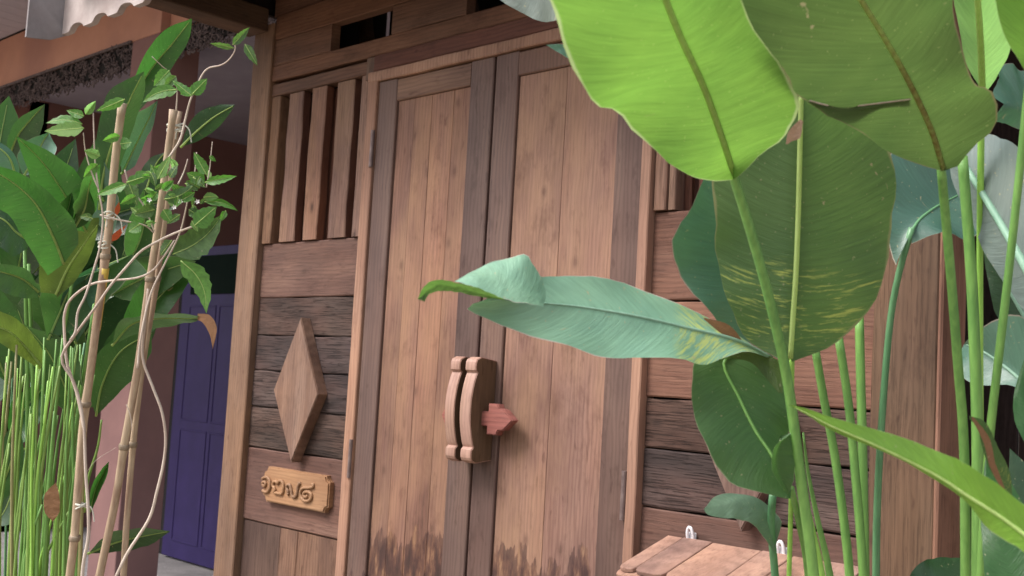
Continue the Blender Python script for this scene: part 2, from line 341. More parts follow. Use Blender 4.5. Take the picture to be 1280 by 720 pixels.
W['darkwood'] = wood('dark shed wood', (.02, .013, .012), (.04, .026, .024), (.06, .04, .036), 'Z', rough=.9, var=.3)
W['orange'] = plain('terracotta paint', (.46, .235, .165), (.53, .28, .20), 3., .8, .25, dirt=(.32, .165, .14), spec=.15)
W['pink'] = plain('pink brown pillar paint', (.19, .105, .10), (.24, .132, .122), 3., .8, .3, dirt=(.17, .095, .09), spec=.15)  # pillar colour, darker and pinker than the beams
W['inner'] = plain('shaded terracotta paint', (.17, .085, .075), (.20, .10, .09), 3., .8, .2)  # terracotta darkened in its colour to stand for porch shade
W['ceil'] = plain('porch ceiling paint', (.30, .265, .33), (.35, .315, .38), 5., .8, .1)
W['soffit'] = plain('lilac soffit paint', (.40, .36, .42), (.46, .42, .48), 5., .8, .1)
W['blue'] = plain('blue door paint', (.022, .014, .070), (.030, .019, .092), 6., .5, .2, spec=.2)
W['pane'] = plain('dark door pane', (.008, .014, .012), (.012, .018, .015), 3., .95, .05, spec=.0)
W['frieze'] = plain('dark carved wood', (.055, .04, .042), (.15, .115, .115), 25., .8, .3)
W['black'] = plain('unlit recess', (.01, .009, .009), (.016, .013, .013), 3., .9, .1)
W['tin'] = plain('roof sheet', (.07, .055, .05), (.11, .085, .075), 6., .8, .2)
W['concrete'] = plain('concrete paving', (.17, .16, .16), (.26, .245, .24), 5., .85, .4, dist=.01)
W['earth'] = plain('packed earth ground', (.20, .155, .12), (.30, .24, .19), 1.2, .95, .6, dist=.02, dirt=(.12, .14, .06))
W['iron'] = plain('hinge iron', (.13, .09, .085), (.24, .18, .17), 30., .5, .3, metallic=.4)
W['plastic'] = plain('white plastic', (.72, .72, .76), (.82, .82, .86), 9., .35, .05, spec=.5)
W['twine'] = plain('white twine', (.5, .48, .40), (.66, .66, .58), 40., .8, .4)

# ------------------------------------------------------------------ the setting
g = bmesh.new()
v = [g.verts.new(c) for c in ((-400, -400, 0), (400, -400, 0), (400, 400, 0), (-400, 400, 0))]; g.faces.new(v)
tag(link('ground', frombm(g), W['earth'], None, (0, 0, 0)), kind='structure')
g = boxbm(-11, -4.6, 2.6, 8, -.05, .02, 0)
tag(link('paving', frombm(g), W['concrete'], None, (-8, 5, 0)), kind='structure')

# ------------------------------------------------------------------ timber pavilion
PV = empty('timber_pavilion', (-2.5, 2.5, 0), 'weathered teak front wall with double doors, plank panels and corner posts under a low eave', 'building')
PF = 2.42                                    # front of the posts
def wobble_post(name, x0, x1, y0, y1, z0, z1, mat, parent, amp=.006, sd=0):
    b = bmesh.new(); n = 26; rings = []
    for i in range(n+1):
        z = z0+(z1-z0)*i/n
        o = [amp*(noise.noise((sd+k*7.3, 0, z*1.7))+.3*noise.noise((sd+k*7.3, 5, z*6))) for k in range(4)]
        c = .004
        pts = [(x0+o[0], y0+c), (x0+o[0]+c, y0), (x1+o[1]-c, y0), (x1+o[1], y0+c), (x1+o[1], y1), (x0+o[0], y1)]
        rings.append([b.verts.new((x, y, z+CZ)) for x, y in pts])
    for a, c in zip(rings, rings[1:]):
        for i in range(6): b.faces.new((a[i], a[(i+1) % 6], c[(i+1) % 6], c[i]))
    b.faces.new(rings[0][::-1]); b.faces.new(rings[-1])
    bmesh.ops.recalc_face_normals(b, faces=b.faces)
    return link(name, frombm(b), mat, parent)
wobble_post('corner_post', -3.895, -3.762, PF, 2.53, -1.4, 1.36, W['post'], PV, sd=1)
wobble_post('corner_post', -1.203, -1.052, PF-.01, 2.50, -1.4, 1.36, W['post_r'], PV, sd=9)
wobble_post('post_edge_board', -1.051, -1.040, PF-.012, 2.53, -1.4, 1.36, W['post_edge'], PV, sd=12, amp=.001)
# base sill
box('sill_beam', -3.90, -1.04, 2.425, 2.52, -1.38, -.985, W['beam_h'], PV)
# planks across each side panel: (z0, z1, kind)
def rough_plank(name, x0, x1, z0, z1, y, th, mat, parent, amp=.0022, tilt=0., slope=0.):
    """board with uneven long edges, horizontal"""
    b = bmesh.new(); n = 22; rows = []
    sd = random.random()*90
    for i in range(n+1):
        x = x0+(x1-x0)*i/n; u = i/n-.5
        zt = z1+amp*noise.noise((sd, x*7, 0))*1.2+slope*u; zb = z0+amp*noise.noise((sd+9, x*7, 0))*1.2+slope*u
        yy = y+.0012*noise.noise((sd+20, x*3, 0))
        rows.append([b.verts.new(c) for c in ((x, yy+.003, zb+CZ), (x, yy-tilt, zb+.004+CZ), (x, yy+tilt, zt-.004+CZ), (x, yy+.003, zt+CZ), (x, yy+th, zt+CZ), (x, yy+th, zb+CZ))])
    for a, c in zip(rows, rows[1:]):
        for i in range(6): b.faces.new((a[i], a[(i+1) % 6], c[(i+1) % 6], c[i]))
    b.faces.new(rows[0][::-1]); b.faces.new(rows[-1])
    bmesh.ops.recalc_face_normals(b, faces=b.faces)
    return link(name, frombm(b), mat, parent)
def vert_plank(name, x0, x1, z0, z1, y, th, mat, parent, amp=.0015, sd=None, ch=.003):
    b = bmesh.new(); n = 26; rows = []; sd = random.random()*90 if sd is None else sd
    for i in range(n+1):
        z = z0+(z1-z0)*i/n
        xl = x0+amp*noise.noise((sd, z*6, 0))*1.4+amp*.15*noise.noise((sd, z*25, 0)); xr = x1+amp*noise.noise((sd+9, z*6, 0))*1.4+amp*.15*noise.noise((sd+3, z*25, 0))
        rows.append([b.verts.new(c) for c in ((xl, y+ch, z+CZ), (xl+ch, y, z+CZ), (xr-ch, y, z+CZ), (xr, y+ch, z+CZ), (xr, y+th, z+CZ), (xl, y+th, z+CZ))])
    for a, c in zip(rows, rows[1:]):
        for i in range(6): b.faces.new((a[i], a[(i+1) % 6], c[(i+1) % 6], c[i]))
    b.faces.new(rows[0][::-1]); b.faces.new(rows[-1])
    bmesh.ops.recalc_face_normals(b, faces=b.faces)
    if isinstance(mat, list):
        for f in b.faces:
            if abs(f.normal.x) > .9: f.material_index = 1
    return link(name, frombm(b), mat, parent)
XL0, XL1, XR0, XR1 = -3.759, -3.136, -1.863, -1.206
for rows, a, c in (([(.272, .480, 'red_h'), (.128, .269, 'old_h'), (-.006, .125, 'old_h'), (-.146, -.010, 'old_h'), (-.300, -.149, 'old_h'), (-.575, -.304, 'red_h')], XL0, XL1),
                   ([(.243, .484, 'red_h'), (-.017, .238, 'red_h'), (-.152, -.021, 'old_h'), (-.306, -.156, 'old_h'), (-.575, -.311, 'red_h')], XR0, XR1)):
    for z0, z1, k in rows:
        rough_plank('wall_plank', a, c, z0, z1, 2.449+random.uniform(-.002, .002), .03, W[k], PV, .003 if k == 'old_h' else .0018)
for xs in ((-3.759, -3.511, -3.400, -3.136), (-1.863, -1.70, -1.54, -1.36, -1.206)):
    for a, c in zip(xs, xs[1:]):
        vert_plank('lower_plank', a+.001, c-.001, -.98, -.579, 2.450+random.uniform(-.002, .002), .03, W['brown_v'], PV)
# backing so the joints read dark
box('backing_board', -3.76, -3.13, 2.482, 2.50, -.98, .478, W['black'], PV, 0)
box('backing_board', -1.87, -1.205, 2.482, 2.50, -.98, .478, W['black'], PV, 0)
# slatted openings
def opening(x0, x1, mir):
    s = (lambda a, b: (x0+x1-b, x0+x1-a)) if mir else (lambda a, b: (a, b))
    p, q = s(x0, -3.700); vert_plank('opening_frame', p, q, .482, 1.062, 2.436, .05, W['post'], PV)
    p, q = s(-3.192, x1-.001); vert_plank('opening_frame', p, q, .482, 1.062, 2.436, .05, W['bar'], PV)
    rough_plank('opening_frame', x0, x1, 1.064, 1.112, 2.434, .05, W['beam_h'], PV)
    for a, b in ((-3.648, -3.550), (-3.498, -3.404), (-3.340, -3.238)):
        a, b = s(a, b)
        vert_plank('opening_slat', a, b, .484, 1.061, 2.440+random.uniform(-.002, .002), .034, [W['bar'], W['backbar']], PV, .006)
    for a, b in ((-3.70, -3.612), (-3.60, -3.515), (-3.508, -3.43), (-3.42, -3.315), (-3.30, -3.205)):
        a, b = s(a, b)
        vert_plank('rear_slat', a, b, .484, 1.061, 2.486+random.uniform(0, .008), .016, W['backbar'], PV, .003)
opening(XL0, XL1, False)
vert_plank('opening_frame', -1.862, -1.822, .488, 1.062, 2.436, .05, W['bar'], PV)
vert_plank('opening_frame', -1.820, -1.797, .488, 1.062, 2.444, .04, W['bar'], PV)
vert_plank('opening_frame', -1.262, -1.207, .488, 1.062, 2.436, .05, W['post'], PV)
rough_plank('opening_frame', XR0, XR1, 1.064, 1.112, 2.434, .05, W['beam_h'], PV)
for a, b in ((-1.705, -1.61), (-1.555, -1.46), (-1.405, -1.31)):
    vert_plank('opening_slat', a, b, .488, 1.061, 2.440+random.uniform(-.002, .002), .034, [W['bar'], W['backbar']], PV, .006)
for a, b in ((-1.80, -1.775), (-1.755, -1.68), (-1.66, -1.57), (-1.56, -1.47), (-1.46, -1.36), (-1.35, -1.25)):
    vert_plank('rear_slat', a, b, .488, 1.061, 2.490, .016, W['backbar'], PV, .003)
# door frame
vert_plank('door_jamb', -3.134, -3.084, -.985, 1.030, 2.420, .07, W['jamb'], PV)
vert_plank('door_jamb', -1.899, -1.865, -.985, 1.030, 2.420, .07, W['jamb'], PV)
rough_plank('door_head', -3.134, -1.865, 1.024, 1.062, 2.418, .07, W['jamb'], PV)
rough_plank('header_beam', -3.112, -1.888, 1.064, 1.122, 2.424, .07, W['head_h'], PV)
vert_plank('header_block', -3.160, -3.113, 1.040, 1.119, 2.428, .06, W['post'], PV)
# wide top board with slots
YT = 2.430
rough_plank('top_board', -3.761, -1.20, 1.124, 1.186, YT, .04, W['beam_h'], PV)
rough_plank('top_board', -3.761, -1.20, 1.292, 1.392, YT, .04, W['beam_h'], PV)
slots = [(-3.388, -3.035), (-2.656, -2.30), (-1.92, -1.57)]
xs = [-3.761]+[k for s in slots for k in s]+[-1.20]
for i in range(0, len(xs), 2): rough_plank('top_board', xs[i], xs[i+1], 1.1865, 1.2915, YT+.0005, .04, W['beam_h'], PV)
rough_plank('wall_plate', -3.80, -1.15, 1.394, 1.50, 2.445, .09, W['beam_h'], PV)
box('attic_black_sheet', -3.70, -1.2, 2.95, 2.97, 1.0, 2.2, W['black'], PV, 0)  # added black sheets that stand in for the unlit attic behind the slots
box('attic_black_sheet', -3.74, -3.72, 2.54, 2.95, 1.0, 2.2, W['black'], PV, 0)
for x in (-3.5, -3.22, -2.9, -2.6, -2.3, -2.0, -1.7):
    q = prism('attic_brace', [(x, 1.05), (x+.05, 1.05), (x-.12, 1.7), (x-.17, 1.7)], 2.70, 2.74, W['beam_y'], PV)
# side beam carrying the eave, rafters, roof
box('eave_beam', -3.93, -3.80, 1.93, 2.419, 1.330, 1.425, W['beam_y'], PV, .004)
box('eave_beam', -1.16, -1.04, 1.93, 2.409, 1.330, 1.425, W['beam_y'], PV, .004)
box('side_beam', -3.90, -3.80, 2.535, 5.0, 1.33, 1.43, W['beam_y'], PV, .004)
def roofslab(name, y0, z0, y1, z1, x0, x1, th, mat):
    b = bmesh.new()
    vs = [b.verts.new((x, y, z+CZ+dz)) for x in (x0, x1) for (y, z) in ((y0, z0), (y1, z1)) for dz in (0, th)]
    for q in ((0, 1, 3, 2), (4, 6, 7, 5), (0, 4, 5, 1), (2, 3, 7, 6), (0, 2, 6, 4), (1, 5, 7, 3)): b.faces.new([vs[i] for i in q])
    bmesh.ops.recalc_face_normals(b, faces=b.faces)
    return link(name, frombm(b), mat, PV)
roofslab('roof', 1.80, 1.50, 3.9, 2.75, -4.35, -.72, .04, W['tin'])
roofslab('roof', 3.9, 2.75, 6.0, 1.50, -4.35, -.72, .04, W['tin'])
for k in range(8):
    x = -4.1+k*.46
    roofslab('rafter', 1.93, 1.515, 3.85, 2.65, x, x+.05, .05, W['darkwood'])
box('gable_dark_filler', -3.90, -3.875, 1.93, 2.90, 1.427, 1.62, W['darkwood'], PV, .001)  # added dark boards closing the gap so the roof space looks unlit
box('gable_dark_filler', -3.90, -3.875, 2.05, 2.90, 1.622, 1.80, W['darkwood'], PV, .001)
# scalloped eave board + its end board
def scallop(x0, x1, zb, zt, per, left=True):
    pts = [(x1, zt), (x0, zt)]
    n = int((x1-x0)/per*18)
    for i in range(n+1):
        x = x0+(x1-x0)*i/n; t = ((x-x0)/per) % 1.
        z = 0 if t < .30 else (.018*((t-.30)/.12) if t < .42 else (.018+.003*math.sin(math.pi*(t-.42)/.3) if t < .72 else .018*max(0, math.cos((t-.72)/.28*math.pi/2))**1.5 - .003*(t > .93)))
        pts.append((x, zb+z*1.25))
    return pts
prism('eave_board', scallop(-4.50, -.75, 1.307, 1.50, .205), 1.90, 1.925, W['eave'], PV)
prism('eave_end_board', [(1.76, 1.62), (1.925, 1.62), (1.925, 1.31), (1.86, 1.275), (1.775, 1.262), (1.76, 1.262)], -4.515, -4.503, W['eave_side'], PV, axis='X')
# diamonds nailed to the weathered boards
def diamond(cx, cz, flip=1):
    hw, hh = .138, .262
    pts = [(cx, cz+hh), (cx-hw, cz-.008), (cx+.004, cz-hh), (cx+hw, cz-.010)]
    o = prism('diamond_plaque', pts, 2.405, 2.447, W['diamond'], PV, .003)
    o['label'] = 'long wooden diamond fixed on the dark planks'
diamond(-3.418, -.070); diamond(-1.530, -.068)

# doors
def door(x0, x1, seam_side, planks, hinges, raildark):
    e = bpy.data.objects.new('door', None); COL.objects.link(e); e.parent = PV; e.location = Vector((x0, 2.43, CZ-.98)) - Vector(PV.location); e.empty_display_size = .1
    st = .106 if seam_side > 0 else .097
    s0, s1 = (x0, x0+.100), (x1-st, x1)
    if seam_side < 0: s0, s1 = (x0, x0+.100), (x1-.100, x1)
    vert_plank('door_stile', s0[0], s0[1]-.0015, -.98, 1.021, 2.4305, .04, W['stile'], e, .0005)
    vert_plank('door_stile', s1[0]+.0015, s1[1], -.98, 1.021, 2.4305, .04, W['stile'], e, .0005)
    rough_plank('door_rail', s0[1], s1[0], .944, 1.020, 2.4315, .035, raildark, e, .0008)
    rough_plank('door_rail', s0[1], s1[0], -.98, -.88, 2.4315, .035, raildark, e, .0008)
    xs = [s0[1]]+planks+[s1[0]]
    for a, b in zip(xs, xs[1:]):
        vert_plank('door_plank', a+.0006, b-.0006, -.879, .943, 2.4400+random.uniform(0, .0012), .02, W['plank_v' if seam_side > 0 else 'plank_r'], e, .0004, ch=.0008)
    for x, z in hinges:
        V, Fc = tube_data([(x, 2.421, z+CZ-.065), (x, 2.421, z+CZ+.065)], .0075, 10, 2)
        me = bpy.data.meshes.new('hinge'); me.from_pydata(V, [], Fc); link('hinge', me, W['iron'], e)
    return e
dl = door(-3.082, -2.511, 1, [-2.895, -2.807, -2.700], [(-3.089, .785), (-3.092, -.29)], W['stile_h'])
dr = door(-2.501, -1.901, -1, [-2.205], [(-1.901, .785), (-1.905, -.285)], W['stile'])
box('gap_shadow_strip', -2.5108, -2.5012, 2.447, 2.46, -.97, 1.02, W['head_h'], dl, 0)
box('door_backing', -3.08, -1.90, 2.474, 2.482, -.98, 1.02, W['black'], PV, 0)
# latch: two scalloped keeper blocks and a sliding bolt with arrow ends
def keeper(x0, x1, par):
    zc = -.088
    prof = []
    for i in range(41):
        t = -1+2*i/40; a = abs(t)
        if a > .70: u = max(0, (a-.86)/.14); pr = .066+.022*math.sqrt(max(0, 1-u*u)) + (.0 if a > .76 else -.004*(.76-a)/.06)
        else: pr = .079+.022*math.cos(a/.70*math.pi/2)**.75
        if .675 < a < .725: pr = .079
        prof.append((2.4300-pr, zc+.158*t))
    pts = prof+[(2.4295, zc+.150), (2.4295, zc-.150)]
    # split: front band pale, sides darkened in colour as if turned from the light
    b = bmesh.new(); n = len(pts)
    A = [b.verts.new((x0, y, z+CZ)) for y, z in pts]; B = [b.verts.new((x1, y, z+CZ)) for y, z in pts]
    b.faces.new(A); b.faces.new(B[::-1])
    for i in range(n): b.faces.new((A[i], B[i], B[(i+1) % n], A[(i+1) % n]))
    bmesh.ops.recalc_face_normals(b, faces=b.faces)
    big = [f for f in b.faces if len(f.verts) > 4]
    es = {e for f in big for e in f.edges}
    for f in big: f.material_index = 1
    bmesh.ops.bevel(b, geom=list(es), offset=.0022, segments=2, affect='EDGES')
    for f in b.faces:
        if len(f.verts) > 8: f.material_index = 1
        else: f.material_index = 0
    bmesh.ops.triangulate(b, faces=[f for f in b.faces if len(f.verts) > 4])
    return link('latch_keeper', frombm(b), [W['carve'], W['carve_shaded_side']], par)
keeper(-2.533, -2.490, dl); keeper(-2.467, -2.420, dr)
zb = -.112
arrow = [(-2.60, zb), (-2.585, zb+.024), (-2.555, zb+.030), (-2.555, zb+.022), (-2.395, zb+.022), (-2.395, zb+.046), (-2.357, zb+.046), (-2.350, zb+.034), (-2.330, zb+.030), (-2.292, zb+.002),
         (-2.330, zb-.030), (-2.350, zb-.032), (-2.357, zb-.046), (-2.398, zb-.046), (-2.398, zb-.022), (-2.555, zb-.022), (-2.555, zb-.030), (-2.585, zb-.024)]
bo = prism('sliding_bolt', arrow, 2.378, 2.404, W['bolt'], dr, .003)

# white plastic hooks
for i, (x, z) in enumerate(((-1.694, -.352), (-1.432, -.352))):
    h = empty('wall_hook', (x, 2.446, z+CZ), ('small white plastic hook on the wall above the first letterbox slats', 'small white plastic hook on the wall behind the right green stalks')[i], 'hook', 'white hooks above the slatted shelf')
    pts = [(x-.009, 2.440, z+CZ-.025), (x-.008, 2.434, z+CZ-.006), (x-.003, 2.431, z+CZ+.008), (x+.004, 2.431, z+CZ+.008), (x+.008, 2.435, z+CZ-.006), (x+.008, 2.442, z+CZ-.025)]
    tube('hook_loop', pts, .0042, W['plastic'], h, 8, 20)
    box('hook_plate', x-.013, x+.013, 2.441, 2.4455, z-.03, z-.004, W['plastic'], h, .001)

# ------------------------------------------------------------------ slatted letterbox lid / shelf
LB = empty('wooden_letterbox', (-1.48, 2.33, CZ-.62), 'wooden box with a sloping lid of round-ended slats, below the white hook on the wall', 'box')
def slat(x0, x1, yb, zb_, yf, zf, th, par, name='lid_slat'):
    b = bmesh.new(); w = x1-x0; r = min(.018, w*.35)
    L_ = math.hypot(yf-yb, zf-zb_); uy, uz = (yf-yb)/L_, (zf-zb_)/L_
    out = [(x0, 0), (x1, 0), (x1, L_-r), (x1-r*.3, L_-r*.3), (x1-r, L_), (x0+r, L_), (x0+r*.3, L_-r*.3), (x0, L_-r)]
    ny, nz = -uz, uy
    if nz > 0: ny, nz = -ny, -nz
    top = [b.verts.new((x, yb+uy*s, zb_+uz*s+CZ)) for x, s in out]; bot = [b.verts.new((x, yb+uy*s+ny*th, zb_+uz*s+nz*th+CZ)) for x, s in out]
    T = b.faces.new(top); b.faces.new(bot[::-1])
    for i in range(8): b.faces.new((top[i], bot[i], bot[(i+1) % 8], top[(i+1) % 8]))
    bmesh.ops.recalc_face_normals(b, faces=b.faces)
    bmesh.ops.bevel(b, geom=list(T.edges), offset=.0018, segments=1, affect='EDGES')
    return link(name, frombm(b), W['slat'], par)
lx = [-1.766, -1.716, -1.627, -1.484, -1.400, -1.312, -1.215]
for i, (a, b_) in enumerate(zip(lx, lx[1:])):
    dz = [0, .006, .0, .004, .0, .005][i]
    slat(a+.001, b_-.001, 2.438, -.372+dz*.3, 2.232-dz*.3, -.437, .010, LB)
for a, b_ in zip([-1.770, -1.690, -1.585, -1.47, -1.36], [-1.690, -1.585, -1.47, -1.36, -1.215]):
    slat(a+.001, b_-.001, 2.30, -.428, 2.222, -.4535, .010, LB, 'under_slat')
for k in range(5):
    box('box_board', -1.755+.0, -1.225, 2.245, 2.257, -.62+k*.0335, -.588+k*.0335, W['slat'], LB, .001)
box('box_side', -1.757, -1.745, 2.258, 2.438, -.62, -.47, W['slat'], LB, .001)
box('box_side', -1.235, -1.223, 2.258, 2.438, -.62, -.47, W['slat'], LB, .001)

# ------------------------------------------------------------------ number sign in raised Thai digits
def sp(x, y, Y=2.425): return PY(320+x/7.2, 560+y/7.2, Y)
SG = empty('number_sign', PY(365, 640, 2.44), 'small ochre wooden plaque with four raised Thai digits under the left diamond', 'sign')
def signpoly():
    x0, x1, z0, z1 = -3.606, -3.205, -.490, -.362
    r = .021; pts = []
    def arc(cx, cz, a0, a1):
        for k in range(6):
            a = math.radians(a0+(a1-a0)*k/5); pts.append((cx+r*math.cos(a), cz+r*math.sin(a)))
    arc(x0, z1, -90, 0); arc(x1, z1, 180, 270); arc(x1, z0, 90, 180); arc(x0, z0, 0, 90)
    return pts
sb = prism('sign_board', signpoly(), 2.424, 2.447, W['sign'], SG, .005)
strokes = [
 [[(72, 335), (60, 322), (64, 302), (80, 300), (88, 316), (80, 334), (68, 338)], [(58, 272), (78, 258), (104, 260), (124, 285), (128, 325), (120, 365), (100, 390), (78, 388), (60, 376)]],
 [[(162, 388), (172, 372), (164, 352), (152, 335), (156, 304), (172, 292), (188, 300), (194, 318), (202, 298), (222, 288), (240, 300), (248, 330), (244, 375), (234, 404), (208, 404), (184, 398), (170, 400)]],
 [[(296, 412), (284, 400), (292, 384), (282, 368), (278, 345), (288, 326), (304, 326), (312, 345), (320, 385), (326, 425), (346, 436), (364, 424), (374, 380), (380, 335), (398, 306)]],
 [[(505, 318), (520, 328), (510, 346), (470, 352), (430, 354), (406, 376), (400, 410), (412, 446), (440, 470), (474, 470), (498, 448), (500, 412), (478, 390), (450, 388), (430, 404), (432, 428), (450, 438), (462, 424)]],
]
for st in strokes:
    V, Fc = [], []
    for s_ in st: tube_data([sp(x, y+6, 2.421) for x, y in s_], .0060, 8, 40, V, Fc)
    me = bpy.data.meshes.new('digit'); me.from_pydata(V, [], Fc)
    for p in me.polygons: p.use_smooth = True
    link('digit', me, W['sign'], SG)

# ------------------------------------------------------------------ terracotta house with porch, behind left
HS = empty('terracotta_house', (-7, 4, 0), 'terracotta painted house with a carved frieze porch, behind the left plants', 'building')
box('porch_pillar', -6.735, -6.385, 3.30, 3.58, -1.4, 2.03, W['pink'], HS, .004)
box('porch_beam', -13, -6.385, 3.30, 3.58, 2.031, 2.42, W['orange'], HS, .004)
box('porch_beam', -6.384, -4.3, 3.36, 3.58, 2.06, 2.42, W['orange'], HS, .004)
box('beam_moulding', -13, -6.74, 3.285, 3.298, 2.020, 2.038, W['frieze'], HS, .002)
box('beam_moulding', -6.383, -4.3, 3.340, 3.358, 2.045, 2.062, W['frieze'], HS, .002)
def bat(name, x0, x1, y0, y1, z, n, mat):
    for k in range(n):
        a = x0+(x1-x0)*k/n
        box(name, a+.003, a+(x1-x0)/n-.003, y0, y1, z, z+.012, mat, HS, .001)
bat('soffit_board', -13, -5.0, 1.6, 3.29, 2.425, 48, W['soffit'])
box('house_roof', -13.2, -4.6, 1.5, 8.2, 2.46, 2.50, W['tin'], HS, 0)
box('porch_ceiling', -9.0, -4.3, 3.59, 8.0, 2.04, 2.06, W['ceil'], HS, 0)
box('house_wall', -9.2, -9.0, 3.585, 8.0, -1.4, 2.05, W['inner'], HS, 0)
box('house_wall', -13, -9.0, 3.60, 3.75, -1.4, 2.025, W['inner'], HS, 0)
box('house_wall', -9.0, -4.3, 8.0, 8.2, -1.4, 2.05, W['inner'], HS, 0)
box('doorway_black_panel', -8.2, -7.46, 4.24, 4.26, -1.37, .9, W['black'], HS, 0)  # flat black panel painted as the dark of an open doorway
def frieze(x0, x1, y, z0, z1, n, sd):
    rnd = random.Random(sd)
    V, Fc = [], []
    for i in range(n):
        cx = rnd.uniform(x0, x1); u = rnd.random(); cz = z0+(z1-z0)*u; r = rnd.uniform(.012, .032); a0 = rnd.uniform(0, 6.28); sp_ = rnd.uniform(2, 4.6)
        pts = [(cx+r*(1-.5*k/6)*math.cos(a0+sp_*k/6), y-.004-.010*rnd.random(), cz+CZ+r*(1-.5*k/6)*math.sin(a0+sp_*k/6)) for k in range(7)]
        tube_data(pts, (.0065, .003), 4, 8, V, Fc)
    me = bpy.data.meshes.new('frieze'); me.from_pydata(V, [], Fc)
    o = link('carved_frieze', me, W['frieze'], HS); o['kind'] = 'stuff'
    pts = [(x1, z1), (x0, z1)]
    m = int((x1-x0)/.02)
    for k in range(m+1):
        x = x0+(x1-x0)*k/m; pts.append((x, z0+.02+.02*abs(math.sin(x*14))+rnd.uniform(-.008, .008)))
    prism('frieze_board', pts, y, y+.02, W['black'], HS)
frieze(-10.2, -6.74, 3.315, 1.84, 2.03, 900, 1)
frieze(-6.38, -4.9, 3.372, 1.87, 2.045, 420, 2)
BD = empty('blue_door', (-7.0, 4.2, .03), 'open indigo blue door with a dark upper pane, between the house pillar and the left post', 'door')
box('door_leaf', -7.46, -6.45, 4.20, 4.235, -1.365, .84, W['blue'], BD, .003)
box('pane', -7.33, -6.60, 4.188, 4.196, .50, .775, W['pane'], BD, .001)
def panelframe(x0, x1, z0, z1):
    for q in ((x0, x1, z0, z0+.012), (x0, x1, z1-.012, z1), (x0, x0+.012, z0+.013, z1-.013), (x1-.012, x1, z0+.013, z1-.013)):
        box('moulding', q[0], q[1], 4.1955, 4.1995, q[2], q[3], W['blue'], BD, .002)
panelframe(-7.34, -6.98, -.40, .42); panelframe(-6.94, -6.58, -.40, .42); panelframe(-7.34, -6.98, -1.25, -.46); panelframe(-6.94, -6.58, -1.25, -.46)

# dark shed to the right of the pavilion
SH = empty('dark_backdrop', (-.6, 3.6, 0), 'made-up plank wall standing in for the dark gap behind the right hand stalks', 'backdrop')  # made-up wall, its near-black colour stands for the unlit gap
for k in range(14):
    a = -2.0+k*.23
    box('backdrop_board', a+.003, a+.227, 3.60, 3.62, -1.4, 1.7, W['darkwood'], SH, .002)
box('backdrop_roof', -1.02, 1.6, 2.3, 3.9, 1.75, 1.79, W['tin'], SH, 0)  # added roof that keeps the made-up wall in shade

# ------------------------------------------------------------------ foliage materials
G = {}
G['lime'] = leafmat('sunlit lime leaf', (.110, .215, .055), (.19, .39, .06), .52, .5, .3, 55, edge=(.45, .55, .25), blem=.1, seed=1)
G['lime3'] = leafmat('bright young leaf', (.20, .40, .055), (.25, .50, .06), .4, .45, .4, 45, edge=(.5, .6, .3), blem=.1, seed=21)
G['greyg'] = leafmat('dull grey green leaf', (.15, .24, .17), (.12, .25, .10), .25, .45, .5, 45, edge=(.5, .42, .3), blem=.5, seed=22)
G['lime2'] = leafmat('pale lime leaf', (.15, .28, .08), (.34, .66, .20), .5, .5, .3, 50, blem=0, seed=2)
G['olive'] = leafmat('olive underside leaf', (.088, .130, .055), (.115, .215, .050), .42, .5, .3, 60, edge=(.22, .18, .10), blem=.5, yellow=0., yband=(.0, .45), seed=3)
G['mid'] = leafmat('mid green leaf', (.095, .165, .068), (.16, .32, .065), .42, .5, .35, 70, edge=(.30, .30, .14), blem=.5, yellow=.22, yband=(.05, .36), seed=4)
G['teal'] = leafmat('glossy blue green leaf', (.10, .225, .165), (.08, .28, .08), .2, .40, .8, 60, edge=(.45, .33, .28), blem=.35, coat=.5, seed=5)
G['tealv'] = leafmat('glossy streaked leaf', (.22, .41, .285), (.12, .33, .11), .12, .42, .8, 60, edge=(.60, .50, .45), blem=.45, yellow=.95, yband=(.06, .36), coat=.5, seed=6)
G['tip'] = leafmat('pale folded leaf tip', (.215, .40, .28), (.12, .33, .11), .12, .42, .8, 30, edge=(.60, .50, .45), blem=.3, coat=.4, seed=16)
G['dteal'] = leafmat('dark blue green leaf', (.055, .14, .105), (.05, .18, .06), .2, .38, .8, 60, edge=(.45, .38, .3), blem=.3, coat=.3, seed=25)
G['hang'] = leafmat('hanging dark green leaf', (.065, .15, .05), (.10, .26, .05), .35, .45, .5, 55, edge=(.30, .34, .2), blem=.4, seed=7)
G['grey'] = leafmat('pale grey leaf', (.17, .22, .21), (.14, .22, .14), .2, .45, .6, 50, blem=.3, seed=8, coat=.3)
G['dark'] = leafmat('dark heliconia leaf', (.030, .078, .034), (.06, .17, .035), .3, .34, .6, 45, blem=.2, seed=9, coat=.25)  # deep green leaf colour
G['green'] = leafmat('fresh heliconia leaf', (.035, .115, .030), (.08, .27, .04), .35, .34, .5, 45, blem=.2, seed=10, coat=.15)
G['yolive'] = leafmat('yellowing heliconia leaf', (.075, .125, .028), (.18, .28, .04), .4, .45, .5, 45, blem=.4, seed=11)
G['dry'] = leafmat('dry brown leaf', (.30, .16, .09), (.35, .18, .10), .3, .7, .2, 40, blem=0, seed=12)
G['pale'] = leafmat('pale withered leaf edge', (.55, .36, .28), (.45, .28, .2), .3, .7, .2, 40, blem=0, seed=26)
G['vine'] = leafmat('vine leaf', (.09, .23, .05), (.20, .55, .07), .4, .4, .5, 14, blem=0, seed=13, vcon=.25)
G['vine2'] = leafmat('dark vine leaf', (.07, .15, .045), (.16, .34, .06), .35, .4, .5, 14, blem=.2, seed=14, vcon=.25)
